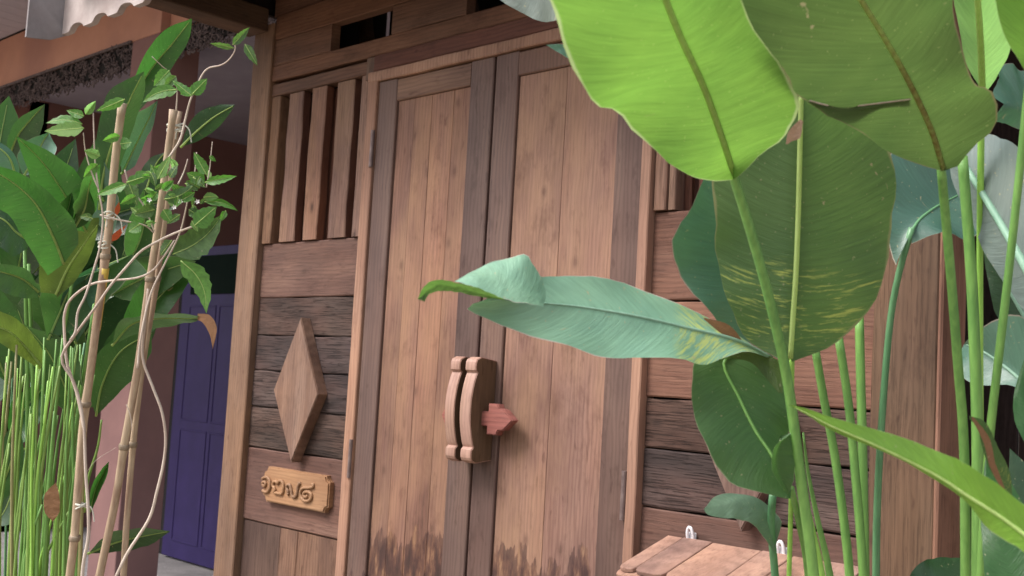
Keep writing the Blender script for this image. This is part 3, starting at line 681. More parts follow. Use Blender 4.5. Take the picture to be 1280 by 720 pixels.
def stalkmat(name, a, b, rough=.4, spec=.5, tw=0.):
    m, t = newmat(name); L = t.links.new
    tc = N(t, 'ShaderNodeTexCoord'); mp = N(t, 'ShaderNodeMapping', i_Scale=(120, 120, 3)); L(tc.outputs['Object'], mp.inputs['Vector'])
    n1 = N(t, 'ShaderNodeTexNoise', i_Scale=1., i_Detail=3.); L(mp.outputs[0], n1.inputs['Vector'])
    n2 = N(t, 'ShaderNodeTexNoise', i_Scale=7., i_Detail=5.); L(tc.outputs['Object'], n2.inputs['Vector'])
    f = math_(t, 'ADD', math_(t, 'MULTIPLY', n1.outputs[0], .5), math_(t, 'MULTIPLY', n2.outputs[0], .5))
    r = ramp(t, [(.36, a), (.62, b)]); L(f, r.inputs[0])
    bb = N(t, 'ShaderNodeBsdfPrincipled', i_Roughness=rough); bb.inputs['Specular IOR Level'].default_value = spec
    bb.inputs['Subsurface Weight'].default_value = 0
    L(r.outputs[0], bb.inputs['Base Color'])
    n3 = N(t, 'ShaderNodeTexNoise', i_Scale=300., i_Detail=2.); L(tc.outputs['Object'], n3.inputs['Vector'])
    bp = N(t, 'ShaderNodeBump', i_Strength=.2, i_Distance=.001); L(n3.outputs[0], bp.inputs['Height']); L(bp.outputs[0], bb.inputs['Normal'])
    o = N(t, 'ShaderNodeOutputMaterial'); sh = bb.outputs[0]
    if tw:
        tr = N(t, 'ShaderNodeBsdfTranslucent'); L(r.outputs[0], tr.inputs[0]); mx = N(t, 'ShaderNodeMixShader', i_0=tw)
        L(sh, mx.inputs[1]); L(tr.outputs[0], mx.inputs[2]); sh = mx.outputs[0]
    L(sh, o.inputs[0]); return m
G['stalk'] = stalkmat('green leaf stalk', (.10, .24, .055), (.19, .38, .09))
G['stalkb'] = stalkmat('bright leaf stalk', (.22, .45, .07), (.34, .62, .12))
G['stalkt'] = stalkmat('blue green leaf stalk', (.07, .19, .085), (.12, .28, .13))
G['rib'] = stalkmat('pale midrib', (.50, .64, .22), (.64, .80, .32), tw=.6)
G['ribt'] = stalkmat('silvery midrib', (.18, .34, .24), (.28, .46, .34))
G['ribb'] = stalkmat('brown flecked midrib', (.36, .28, .10), (.60, .74, .26), tw=.6)
G['cane'] = stalkmat('dry bamboo', (.27, .17, .115), (.52, .40, .27), .6)
G['node'] = stalkmat('dark cane joint', (.13, .085, .055), (.34, .27, .19), .7)
G['caney'] = stalkmat('yellow bamboo', (.45, .30, .04), (.62, .44, .08), .4)
G['bark'] = stalkmat('pale woody stem', (.42, .33, .27), (.66, .56, .48), .7, .2)
G['grass'] = stalkmat('thin green stalk', (.12, .24, .05), (.27, .42, .10))
G['grassd'] = stalkmat('old brownish stalk', (.20, .17, .08), (.34, .33, .14))
G['petal'] = plain('white petal', (.7, .68, .64), (.8, .78, .74), 9., .5, .1)
G['red'] = plain('orange bract', (.55, .09, .03), (.65, .16, .05), 9., .4, .1)

# ------------------------------------------------------------------ leaf builder
def patch(mid, left, right, nv=28, nu=6, fold=.0, wave=.004, sd=0., bulge=0.):
    """mid / left / right: world points base->tip.  returns verts, faces, uvs"""
    m_, l_, r_ = catmull(mid, nv), catmull(left, nv), catmull(right, nv)
    V, Fc, UV = [], [], []
    for i in range(nv):
        t = i/(nv-1)
        tan = (m_[min(i+1, nv-1)]-m_[max(0, i-1)]).normalized()
        nrm = (r_[i]-l_[i]).cross(tan)
        nrm = nrm.normalized() if nrm.length > 1e-6 else Vector((0, -1, 0))
        for j in range(-nu, nu+1):
            a = abs(j)/nu; e = l_[i] if j < 0 else r_[i]
            p = m_[i].lerp(e, a)
            w = (e-m_[i]).length
            p = m_[i].lerp(e, a*(1+.045*a*noise.noise((t*13, sd, 3 if j < 0 else 9))+.02*a*noise.noise((t*41, sd, 5 if j < 0 else 11))))
            p = p + nrm*(bulge*w*math.sin(math.pi*a) + wave*min(1, w*14)*a*a*(math.sin(t*23+sd+(2 if j < 0 else 0))+.7*noise.noise((t*9, a*2, sd+(5 if j < 0 else 0)))) + .0012*noise.noise((t*40, j*.3, sd))*min(1., a*3))
            V.append(p); UV.append((.5+.5*j/nu, t))
    C = 2*nu+1
    for i in range(nv-1):
        for j in range(C-1):
            k = i*C+j; Fc.append((k, k+1, k+C+1, k+C))
    return V, Fc, UV
def leaf(mid, left, right, mat, par, rib=None, ribr=(.004, .001), name='leaf', wave=.004, bulge=.0, nv=28, nu=6, extra=None, label=None):
    V, Fc, UV = patch(mid, left, right, nv, nu, wave=wave, sd=random.random()*50, bulge=bulge)
    me = bpy.data.meshes.new(name); me.from_pydata(V, [], Fc)
    ul = me.uv_layers.new(name='UVMap')
    for p in me.polygons:
        p.use_smooth = True
        for li in p.loop_indices: ul.data[li].uv = UV[me.loops[li].vertex_index]
    o = link(name, me, mat, par, V[nu])
    if label: o['label'] = label
    if rib:
        m_ = catmull(mid, nv); C = 2*nu+1
        mids = [V[i*C+nu] for i in range(nv)]
        tube('midrib', mids[:-1], ribr, rib, o, 6, nv)
    return o
def pl(pts, d0, d1=None, off=0.):
    """pixel polyline -> world points, depth running d0..d1 along it (or given per point)"""
    n = len(pts); d1 = d0 if d1 is None else d1; out = []
    for i, p in enumerate(pts):
        d = p[2] if len(p) > 2 else d0+(d1-d0)*i/(n-1)
        out.append(P(p[0], p[1], d+off))
    return out
def pleaf(mid, left, right, d, mat, par, rib=None, lo=0., ro=0., **kw):
    """leaf from pixel outlines; d = (base depth, tip depth); lo / ro push the edges nearer (-) or farther (+)"""
    def e(pts, o):
        n = len(pts)
        return [P(p[0], p[1], d[0]+(d[1]-d[0])*i/(n-1) + o*math.sin(math.pi*min(1, max(0, i/(n-1))))**.6) for i, p in enumerate(pts)]
    return leaf(pl(mid, d[0], d[1]), e(left, lo), e(right, ro), mat, par, rib, **kw)
def stalk(pts, d, px, mat, par, sides=8, name='leaf_stalk', n=None):
    """px = (radius px at start, end)"""
    w = pl(pts, d[0], d[1])
    return tube(name, w, (px[0]*d[0]/FPX, px[1]*d[1]/FPX), mat, par, sides, n or max(8, 5*len(pts)))

# ------------------------------------------------------------------ right heliconia clump
RP = empty('heliconia_plant', (P(1090, 720, 1.75).x, P(1090, 720, 1.75).y, 0), 'tall broad-leaved heliconia clump in front of the right side of the wall', 'plant')
# leaf 1: big backlit blade, tip leaning over the viewer
pleaf([(916, 215), (905, 180), (880, 110), (850, 45), (825, -20), (795, -110)],
      [(916, 225), (880, 226), (850, 212), (800, 172), (770, 140), (748, 135), (725, 100), (700, 40), (685, -5), (680, -70), (795, -110)],
      [(916, 225), (922, 222), (950, 192), (975, 178), (990, 160), (997, 125), (980, 90), (950, 50), (922, -10), (880, -70), (795, -110)],
      (1.42, .98), G['lime'], RP, G['rib'], lo=-.03, ro=.05, ribr=(.0042, .0034), wave=.003, bulge=-.04)
# leaf 2: olive blade
LEAF2 = pleaf([(1178, 210), (1165, 165), (1140, 110), (1110, 55), (1070, -10), (1020, -90)],
      [(1178, 214), (1150, 205), (1110, 192), (1075, 162), (1040, 145), (1005, 130), (975, 90), (940, 45), (908, -10), (900, -70), (1020, -90)],
      [(1178, 214), (1200, 208), (1222, 180), (1245, 150), (1243, 118), (1225, 110), (1207, 85), (1195, 20), (1188, -20), (1140, -80), (1020, -90)],
      (1.48, 1.12), G['olive'], RP, G['ribb'], lo=-.02, ro=.04, ribr=(.0042, .0026), wave=.005, bulge=-.03)
def on_leaf(o, x, y, lift=.003):
    wl = wloc(o); best = min(((v.co+wl) for v in o.data.vertices), key=lambda q: ((q-Vector((0, 0, CZ))).normalized()-(P(x, y, 1)-Vector((0, 0, CZ))).normalized()).length)
    return P(x, y, (best-Vector((0, 0, CZ))).dot(_F)-lift)
cm = [on_leaf(LEAF2, x, y, .006) for x, y in ((1012, 126), (1035, 136), (1065, 138), (1100, 132), (1138, 124))]
leaf(cm, [c_+_U*h_ for c_, h_ in zip(cm, (.0, .004, .005, .003, 0))], [c_-_U*h_+_F*.012 for c_, h_ in zip(cm, (.0, .003, .004, .002, 0))], G['olive'], LEAF2, None, name='torn_fold', wave=.0005, nv=20, nu=3)
tube('torn_edge', [c_+_U*h_-_F*.001 for c_, h_ in zip(cm, (.0, .004, .005, .003, 0))], lambda t_: .0009, G['bark'], LEAF2, 5, 24)
# leaf 3: hanging mid green blade
pleaf([(1002, 100), (1000, 180), (998, 260), (995, 340), (991, 400), (988, 448)][::-1],
      [(985, 452), (940, 430), (915, 390), (900, 340), (893, 270), (893, 200), (930, 140), (1002, 100)],
      [(990, 452), (1030, 436), (1070, 410), (1100, 360), (1114, 290), (1116, 200), (1085, 150), (1002, 100)],
      (1.56, 1.50), G['mid'], RP, G['rib'], lo=.03, ro=.05, ribr=(.004, .0038), wave=.004, bulge=-.05)
# leaf 4: the long blade reaching left with a curled tip
L4 = pleaf([(965, 448), (920, 425), (860, 410), (800, 396), (730, 384), (680, 379), (630, 374), (604, 376)],
      [(965, 448), (940, 432), (915, 413), (880, 395), (840, 377), (790, 357), (740, 346), (690, 345), (650, 350), (604, 376)],
      [(965, 448), (935, 440), (905, 447), (880, 455), (850, 449), (800, 447), (750, 445), (700, 430), (650, 415), (600, 395), (583, 383), (604, 376)],
      (1.62, 1.42), G['tealv'], RP, G['ribt'], lo=.055, ro=-.03, ribr=(.003, .0012), wave=.003, bulge=.03, nv=40)
def sub(mid, left, right, d, mat, par, name='curled_tip', **kw):
    return pleaf(mid, left, right, d, mat, par, None, name=name, **kw)
sub([(679, 383), (650, 360), (620, 350), (595, 345), (568, 352)],
    [(679, 383), (682, 368), (674, 340), (660, 322), (650, 319), (620, 327), (592, 338), (568, 352)],
    [(679, 383), (655, 379), (630, 374), (605, 364), (585, 356), (568, 352)], (1.40, 1.37), G['tip'], L4, lo=.05, ro=-.02, wave=.002)
sub([(632, 375), (600, 367), (570, 359), (545, 357), (522, 374)],
    [(632, 375), (605, 363), (575, 354), (550, 350), (532, 355), (522, 374)],
    [(632, 375), (600, 371), (570, 365), (550, 364), (536, 368), (531, 377)], (1.36, 1.33), G['vine2'], L4, lo=-.03, ro=.0, wave=.001)
# dry torn strip on its upper edge
pleaf([(880, 398), (905, 412), (935, 436)], [(880, 397), (912, 407), (935, 436)], [(880, 399), (902, 417), (935, 436)], (1.575, 1.60), G['dry'], L4, None, name='dry_edge', wave=.001)
# leaf 5: blue green blade behind leaf 3
pleaf([(975, 448), (945, 390), (915, 320), (905, 260), (890, 200)],
      [(975, 450), (930, 425), (895, 400), (868, 370), (850, 340), (836, 305), (845, 285), (865, 262), (876, 228), (890, 200)],
      [(975, 450), (985, 400), (970, 330), (950, 260), (930, 215), (890, 200)], (1.72, 1.66), G['teal'], RP, None, lo=-.03, ro=.04, wave=.006)
# leaf 6: dark hanging blade
pleaf([(955, 444), (905, 450), (925, 500), (945, 540), (966, 572), (985, 622)],
      [(955, 442), (900, 447), (868, 452), (864, 480), (872, 530), (890, 575), (905, 595), (935, 612), (985, 624)],
      [(955, 442), (985, 470), (988, 500), (988, 560), (990, 590), (988, 624)], (1.66, 1.58), G['hang'], RP, G['stalk'], lo=-.02, ro=.03, ribr=(.003, .0025), wave=.005, bulge=-.05)
pleaf([(975, 545), (970, 580), (985, 615)], [(992, 540), (968, 560), (966, 590), (985, 618)], [(992, 540), (994, 575), (992, 600), (985, 618)], (1.55, 1.57), G['hang'], RP, None, wave=.003, lo=-.02)
pleaf([(880, 440), (935, 442), (965, 462), (975, 490)], [(880, 440), (925, 438), (975, 452), (978, 492)], [(880, 442), (935, 452), (955, 470), (974, 492)], (1.63, 1.6), G['yolive'], RP, None, wave=.002)
# leaf 7: small folded leaf over the shelf
pleaf([(968, 690), (955, 650), (925, 628), (900, 632), (880, 636)], [(968, 690), (940, 655), (910, 648), (885, 644), (880, 636)], [(968, 690), (975, 650), (945, 622), (900, 618), (880, 636)], (1.75, 1.7), G['greyg'], RP, None, lo=-.02, ro=.02, wave=.004)
# leaf 8: long bright blade, lower right
pleaf([(1310, 690), (1280, 667), (1250, 645), (1210, 620), (1170, 594), (1100, 559), (1040, 533), (1010, 517), (986, 506)],
      [(1320, 730), (1280, 690), (1255, 674), (1230, 657), (1208, 628), (1168, 598), (1100, 563), (1035, 536), (1010, 520), (986, 506)],
      [(1310, 640), (1280, 630), (1255, 612), (1230, 594), (1205, 577), (1180, 568), (1125, 545), (1050, 525), (1010, 511), (986, 506)],
      (1.02, 1.30), G['lime3'], RP, G['rib'], lo=.01, ro=-.02, ribr=(.0026, .0008), wave=.002)
# leaves 9-10 top right
pleaf([(1228, 118), (1226, 60), (1222, 0), (1216, -70)], [(1228, 114), (1208, 80), (1200, 40), (1192, 0), (1185, -60), (1216, -80)], [(1232, 116), (1250, 90), (1264, 55), (1262, 0), (1250, -60), (1216, -80)], (1.62, 1.35), G['lime2'], RP, G['rib'], ribr=(.005, .004), wave=.002, lo=.03, ro=.03)
pleaf([(1330, 180), (1310, 90), (1290, 20), (1270, -50)], [(1330, 180), (1282, 90), (1258, 50), (1244, 0), (1240, -50), (1270, -90)], [(1330, 180), (1350, 90), (1340, 0), (1330, -50), (1270, -90)], (1.35, 1.1), G['lime'], RP, G['rib'], wave=.002)
# leaf 11: teal blade arching behind the stalks
pleaf([(1140, 288), (1150, 274), (1168, 260), (1190, 248), (1215, 236)], [(1118, 330), (1108, 290), (1102, 240), (1112, 195), (1150, 170), (1215, 180)], [(1140, 305), (1165, 293), (1190, 292), (1215, 298), (1232, 270), (1215, 236)], (1.78, 1.85), G['dteal'], RP, G['stalkt'], ribr=(.003, .0012), wave=.004, lo=.0, ro=-.03)
# leaf 12/13 pale grey blade with thick rib, right edge
pleaf([(1330, 430), (1285, 340), (1245, 270), (1205, 205), (1180, 160)], [(1330, 470), (1280, 390), (1240, 330), (1215, 280), (1190, 220), (1180, 160)], [(1340, 320), (1300, 230), (1275, 185), (1240, 170), (1210, 160), (1180, 150)], (1.55, 1.75), G['grey'], RP, G['ribt'], ribr=(.008, .004), wave=.004, lo=.03, ro=.0)
pleaf([(1320, 160), (1285, 140), (1255, 130)], [(1320, 190), (1270, 160), (1240, 150)], [(1320, 100), (1285, 90), (1255, 80), (1240, 120)], (1.9, 1.8), G['teal'], RP, None)
# leaf 14 dark teal right
pleaf([(1320, 520), (1270, 470), (1230, 440), (1205, 430)], [(1320, 530), (1270, 484), (1230, 482), (1200, 470), (1200, 440)], [(1320, 430), (1275, 395), (1245, 400), (1215, 420), (1205, 430)], (1.75, 1.9), G['teal'], RP, G['ribt'], ribr=(.004, .002))
pleaf([(1300, 430), (1260, 360), (1238, 310), (1225, 280)], [(1300, 440), (1250, 400), (1235, 350), (1225, 280)], [(1300, 410), (1275, 360), (1250, 310), (1225, 280)], (1.85, 1.9), G['dark'], RP, G['ribt'], ribr=(.004, .002))
# leaf 15-17 lower right
pleaf([(1300, 800), (1270, 730), (1245, 660), (1230, 600), (1235, 555)], [(1260, 800), (1235, 740), (1228, 680), (1226, 620), (1235, 555)], [(1340, 760), (1310, 700), (1290, 650), (1262, 600), (1235, 555)], (1.45, 1.6), G['green'], RP, None, wave=.003)
pleaf([(1264, 625), (1250, 590), (1235, 555), (1225, 530), (1212, 522)], [(1264, 625), (1240, 592), (1228, 560), (1222, 535), (1212, 524)], [(1266, 625), (1262, 590), (1248, 560), (1232, 528), (1212, 520)], (1.42, 1.40), G['mid'], RP, None, wave=.002)
pleaf([(1255, 612), (1240, 580), (1232, 550), (1215, 522)], [(1252, 612), (1237, 582), (1229, 552), (1214, 523)], [(1256, 610), (1244, 578), (1237, 548), (1216, 520)], (1.395, 1.39), G['dry'], RP, None, name='dry_strip', wave=.001)
pleaf([(1300, 560), (1285, 520), (1275, 480), (1290, 420)], [(1290, 570), (1270, 530), (1268, 490), (1290, 420)], [(1310, 560), (1305, 520), (1300, 480), (1290, 420)], (1.5, 1.55), G['green'], RP, None)
pleaf([(1140, 760), (1165, 720), (1190, 705), (1215, 700)], [(1130, 730), (1150, 704), (1175, 697), (1215, 698)], [(1180, 770), (1195, 740), (1215, 725), (1225, 702)], (1.9, 2.0), G['dark'], RP, None)
pleaf([(1310, 700), (1290, 640), (1270, 600), (1262, 560)], [(1300, 700), (1275, 650), (1262, 610), (1262, 560)], [(1330, 690), (1310, 640), (1290, 590), (1262, 560)], (1.9, 1.95), G['dark'], RP, None)
# pieces at the very top
pleaf([(720, -40), (690, -20), (655, -5), (612, -8)], [(720, -10), (705, 20), (680, 27), (650, 15), (612, -8)], [(720, -80), (680, -60), (640, -40), (612, -8)], (1.6, 1.7), G['grey'], RP, None)
pleaf([(720, 70), (700, 62), (682, 56)], [(720, 78), (702, 68), (682, 56)], [(720, 58), (700, 55), (682, 56)], (1.62, 1.6), G['teal'], RP, None)
pleaf([(985, 180), (994, 165), (1002, 150)], [(982, 180), (986, 164), (1000, 149)], [(990, 176), (1000, 172), (1004, 152)], (1.40, 1.39), G['pale'], RP, None, name='dry_edge', wave=.001)
ST = [([(912, 205), (930, 262), (950, 330), (968, 400), (985, 480), (1000, 590), (1018, 730), (1030, 900)], (1.42, 1.62), (6, 7.5), 'stalk'),
      ([(990, 440), (990, 520), (1005, 620), (1030, 740), (1040, 900)], (1.60, 1.72), (3.5, 6), 'stalkb'),
      ([(1018, 430), (1030, 500), (1045, 580), (1062, 720), (1070, 900)], (1.80, 1.85), (5, 6), 'stalk'),
      ([(1048, 420), (1060, 500), (1068, 580), (1079, 720), (1085, 900)], (1.76, 1.8), (5.2, 5.6), 'stalk'),
      ([(1074, 395), (1076, 480), (1078, 560), (1081, 720), (1083, 900)], (1.84, 1.84), (5.5, 6), 'stalk'),
      ([(1140, 285), (1124, 340), (1113, 400), (1104, 500), (1097, 620), (1095, 720), (1094, 900)], (1.78, 1.9), (4, 5), 'stalkt'),
      ([(1176, 205), (1181, 260), (1189, 350), (1197, 450), (1205, 560), (1207, 720), (1207, 900)], (1.48, 1.7), (6, 7), 'stalk'),
      ([(1203, 195), (1208, 260), (1214, 340), (1219, 450), (1222, 560), (1222, 720), (1222, 900)], (1.66, 1.72), (6.5, 8), 'stalk'),
      ([(1227, 116), (1226, 200), (1225, 300), (1225, 430), (1226, 600)], (1.63, 1.75), (4.5, 4), 'stalkb'),
      ([(1290, 60), (1276, 200), (1262, 330), (1248, 450), (1236, 560), (1226, 720), (1222, 900)], (1.5, 1.66), (5, 6), 'stalk'),
      ([(1004, 541), (1010, 590), (1022, 650), (1040, 740), (1050, 900)], (1.70, 1.78), (1.2, 8), 'stalk'),
      ([(966, 618), (964, 660), (970, 740), (975, 900)], (1.72, 1.8), (5, 5.5), 'stalkt'),
      ([(989, 615), (988, 660), (986, 740), (985, 900)], (1.66, 1.8), (3, 3.5), 'stalkb'),
      ([(989, 610), (998, 650), (1010, 720), (1020, 900)], (1.64, 1.8), (4, 5), 'stalk'),
      ([(968, 572), (975, 600), (986, 622)], (1.60, 1.61), (3.5, 3), 'stalk')]
for pts, d, r, k in ST: stalk(pts, d, r, G[k], RP)

# ------------------------------------------------------------------ left heliconia clump
LP = empty('heliconia_plant', (P(60, 760, 2.5).x, P(60, 760, 2.5).y, 0), 'dense dark heliconia clump at the left behind the bamboo canes', 'plant')
R = random.Random(5)
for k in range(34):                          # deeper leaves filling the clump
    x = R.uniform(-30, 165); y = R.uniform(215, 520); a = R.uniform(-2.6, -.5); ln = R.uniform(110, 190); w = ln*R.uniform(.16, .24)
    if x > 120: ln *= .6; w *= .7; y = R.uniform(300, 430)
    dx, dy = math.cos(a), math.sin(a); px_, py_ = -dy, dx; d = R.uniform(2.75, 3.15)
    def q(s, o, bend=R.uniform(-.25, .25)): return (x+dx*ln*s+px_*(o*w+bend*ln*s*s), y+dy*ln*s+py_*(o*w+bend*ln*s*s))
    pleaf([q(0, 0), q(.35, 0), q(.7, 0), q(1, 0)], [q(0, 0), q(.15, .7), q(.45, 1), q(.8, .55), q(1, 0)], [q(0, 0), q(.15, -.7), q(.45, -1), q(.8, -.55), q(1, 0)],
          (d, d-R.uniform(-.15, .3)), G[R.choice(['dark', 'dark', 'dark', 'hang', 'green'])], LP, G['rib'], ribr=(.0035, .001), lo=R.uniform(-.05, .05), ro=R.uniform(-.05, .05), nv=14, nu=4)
LL = [
 ([(146, 165), (165, 125), (190, 85), (215, 55), (240, 23)], [(146, 165), (150, 130), (168, 98), (180, 70), (205, 38), (240, 23)], [(146, 165), (172, 140), (195, 115), (218, 80), (236, 50), (240, 23)], (2.7, 2.45), 'green'),
 ([(124, 262), (130, 215), (145, 165), (162, 125), (180, 89)], [(124, 262), (118, 215), (123, 160), (133, 120), (150, 104), (180, 89)], [(124, 262), (142, 235), (156, 190), (170, 150), (181, 112), (180, 89)], (2.55, 2.4), 'dark'),
 ([(152, 218), (170, 180), (185, 150), (197, 126)], [(152, 218), (150, 190), (160, 160), (172, 142), (197, 126)], [(152, 218), (170, 205), (180, 180), (192, 155), (197, 126)], (2.62, 2.6), 'teal'),
 ([(226, 184), (245, 165), (268, 146), (294, 131)], [(226, 184), (236, 155), (252, 138), (275, 131), (294, 131)], [(226, 184), (250, 175), (272, 160), (284, 146), (294, 131)], (2.7, 2.6), 'dark'),
 ([(10, 200), (22, 170), (38, 150), (56, 130)], [(10, 200), (10, 172), (24, 148), (56, 130)], [(10, 200), (34, 190), (52, 162), (56, 130)], (2.6, 2.5), 'dark'),
 ([(108, 290), (85, 250), (55, 205), (20, 170)], [(108, 290), (70, 280), (45, 240), (32, 205), (20, 170)], [(108, 290), (118, 255), (95, 215), (62, 190), (20, 170)], (2.35, 2.2), 'green'),
 ([(80, 330), (66, 295), (44, 254), (10, 224), (-30, 205)], [(60, 345), (40, 315), (15, 275), (-10, 250), (-30, 205)], [(80, 330), (98, 300), (85, 265), (50, 232), (15, 212), (-30, 205)], (2.25, 2.1), 'green'),
 ([(70, 368), (85, 335), (105, 305), (124, 278)], [(50, 366), (50, 320), (70, 290), (95, 275), (124, 272)], [(72, 372), (95, 350), (115, 315), (124, 278)], (2.45, 2.35), 'yolive'),
 ([(20, 235), (18, 215), (10, 195), (-10, 178)], [(20, 235), (5, 225), (-8, 205), (-10, 178)], [(20, 235), (24, 210), (14, 188), (-10, 172)], (2.4, 2.35), 'teal'),
 ([(30, 220), (45, 195), (55, 175), (62, 165)], [(30, 220), (22, 200), (30, 178), (62, 165)], [(30, 220), (58, 210), (70, 190), (62, 165)], (2.5, 2.45), 'teal'),
 ([(48, 365), (30, 350), (10, 342), (-20, 335)], [(48, 372), (25, 372), (0, 362), (-20, 335)], [(48, 360), (35, 338), (12, 331), (-20, 330)], (2.4, 2.3), 'dark'),
 ([(52, 458), (30, 432), (12, 415), (-15, 405)], [(50, 462), (25, 445), (0, 428), (-15, 405)], [(55, 440), (38, 415), (15, 395), (-15, 385)], (2.35, 2.25), 'yolive'),
 ([(60, 425), (75, 390), (92, 355), (125, 335), (165, 318)], [(60, 425), (52, 390), (52, 366), (85, 352), (125, 338), (165, 318)], [(60, 425), (95, 410), (125, 385), (160, 350), (185, 345), (165, 318)], (2.5, 2.6), 'hang'),
 ([(140, 432), (165, 405), (200, 398), (240, 398), (252, 397)], [(140, 432), (150, 402), (190, 392), (225, 393), (252, 395)], [(140, 432), (170, 418), (200, 410), (235, 404), (252, 399)], (2.5, 2.4), 'dark'),
 ([(150, 440), (175, 400), (205, 365), (240, 330)], [(150, 440), (155, 395), (180, 350), (215, 325), (240, 330)], [(150, 440), (190, 415), (215, 385), (240, 345), (240, 330)], (2.7, 2.65), 'green'),
 ([(130, 480), (150, 440), (175, 410), (200, 385)], [(130, 480), (125, 445), (150, 405), (200, 385)], [(130, 480), (165, 455), (190, 425), (200, 385)], (2.75, 2.7), 'dark'),
 ([(150, 350), (180, 340), (205, 330), (225, 320)], [(150, 350), (165, 320), (195, 305), (225, 320)], [(150, 350), (180, 362), (210, 350), (225, 320)], (2.8, 2.75), 'dark'),
 ([(110, 692), (145, 678), (180, 670), (213, 664)], [(110, 692), (135, 668), (175, 660), (213, 664)], [(110, 692), (145, 690), (185, 682), (213, 664)], (2.5, 2.4), 'dark'),
 ([(112, 640), (120, 610), (130, 590), (136, 577)], [(112, 640), (114, 610), (126, 588), (136, 577)], [(114, 640), (126, 612), (134, 594), (136, 577)], (2.4, 2.38), 'green'),
 ([(-20, 640), (5, 600), (18, 560), (20, 520)], [(-20, 640), (-10, 600), (0, 560), (20, 520)], [(-20, 640), (20, 610), (30, 565), (20, 520)], (2.6, 2.5), 'dark'),
 ([(175, 265), (185, 230), (195, 205), (207, 190)], [(175, 265), (172, 230), (185, 200), (207, 190)], [(175, 265), (198, 240), (206, 215), (207, 190)], (2.7, 2.65), 'dark'),
 ([(35, 300), (20, 290), (5, 275), (-20, 265)], [(35, 310), (15, 320), (-5, 300), (-20, 265)], [(35, 295), (25, 270), (5, 258), (-20, 260)], (2.5, 2.45), 'dark'),
 ([(60, 300), (75, 285), (85, 262), (90, 240)], [(60, 300), (60, 280), (72, 258), (90, 240)], [(60, 300), (85, 295), (95, 270), (90, 240)], (2.3, 2.28), 'hang'),
 ([(90, 290), (105, 262), (112, 230), (125, 205)], [(90, 290), (92, 262), (105, 225), (125, 205)], [(90, 290), (115, 272), (124, 240), (125, 205)], (2.3, 2.25), 'green'),
]
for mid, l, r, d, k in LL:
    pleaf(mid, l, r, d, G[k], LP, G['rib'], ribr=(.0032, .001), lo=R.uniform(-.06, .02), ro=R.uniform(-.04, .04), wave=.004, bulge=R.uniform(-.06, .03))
for mid, l, r, d, k in [
 ([(95, 520), (80, 480), (60, 440), (30, 405)], [(95, 520), (62, 500), (40, 455), (30, 405)], [(95, 520), (105, 480), (85, 430), (30, 405)], (2.62, 2.5), 'hang'),
 ([(10, 480), (-5, 440), (-10, 400), (0, 360)], [(10, 480), (-20, 450), (-30, 400), (0, 360)], [(10, 480), (28, 450), (26, 400), (0, 360)], (2.62, 2.5), 'dark'),
 ([(120, 520), (128, 480), (150, 440), (190, 415)], [(120, 520), (108, 470), (140, 425), (190, 415)], [(120, 520), (150, 490), (185, 450), (190, 415)], (2.72, 2.6), 'hang'),
 ([(60, 480), (40, 500), (20, 530), (12, 570)], [(60, 480), (35, 485), (12, 510), (12, 570)], [(60, 480), (58, 510), (38, 545), (12, 570)], (2.66, 2.6), 'green'),
 ([(95, 430), (90, 395), (100, 360), (122, 330)], [(95, 430), (76, 395), (84, 355), (122, 330)], [(95, 430), (112, 400), (122, 365), (122, 330)], (2.6, 2.55), 'teal'),
 ([(30, 560), (20, 600), (5, 640), (-15, 660)], [(30, 560), (40, 600), (20, 650), (-15, 660)], [(30, 560), (5, 585), (-15, 620), (-15, 660)], (2.7, 2.7), 'dark'),
 ([(140, 300), (128, 262), (120, 225), (128, 195)], [(140, 300), (112, 265), (108, 225), (128, 195)], [(140, 300), (148, 260), (140, 225), (128, 195)], (2.6, 2.5), 'teal'),
 ([(160, 330), (175, 300), (182, 265), (180, 235)], [(160, 330), (155, 300), (165, 265), (180, 235)], [(160, 330), (190, 310), (198, 270), (180, 235)], (2.65, 2.6), 'hang')]:
    pleaf(mid, l, r, d, G[k], LP, G['rib'], ribr=(.0032, .001), lo=R.uniform(-.06, .02), ro=R.uniform(-.04, .04), wave=.005)
# brown tip of the low right leaf
pleaf([(247, 396), (258, 400), (266, 415), (266, 436)], [(247, 392), (262, 394), (271, 410), (266, 436)], [(247, 400), (254, 404), (262, 418), (266, 436)], (2.4, 2.38), G['dry'], LP, None, name='dry_leaf_tip', wave=.002)
pleaf([(66, 652), (62, 640), (64, 620), (70, 603)], [(66, 652), (56, 640), (56, 618), (70, 603)], [(66, 652), (74, 640), (74, 618), (70, 603)], (2.2, 2.2), G['dry'], LP, None, name='dry_leaf_tip', wave=.004)
pleaf([(135, 303), (145, 296), (158, 281)], [(135, 303), (142, 292), (158, 281)], [(135, 303), (148, 298), (158, 281)], (2.32, 2.3), G['red'], LP, None, name='bract', wave=.0)
pleaf([(144, 272), (146, 262), (149, 252)], [(144, 272), (143, 262), (149, 252)], [(144, 272), (150, 263), (149, 252)], (2.32, 2.3), G['red'], LP, None, name='bract', wave=.0)
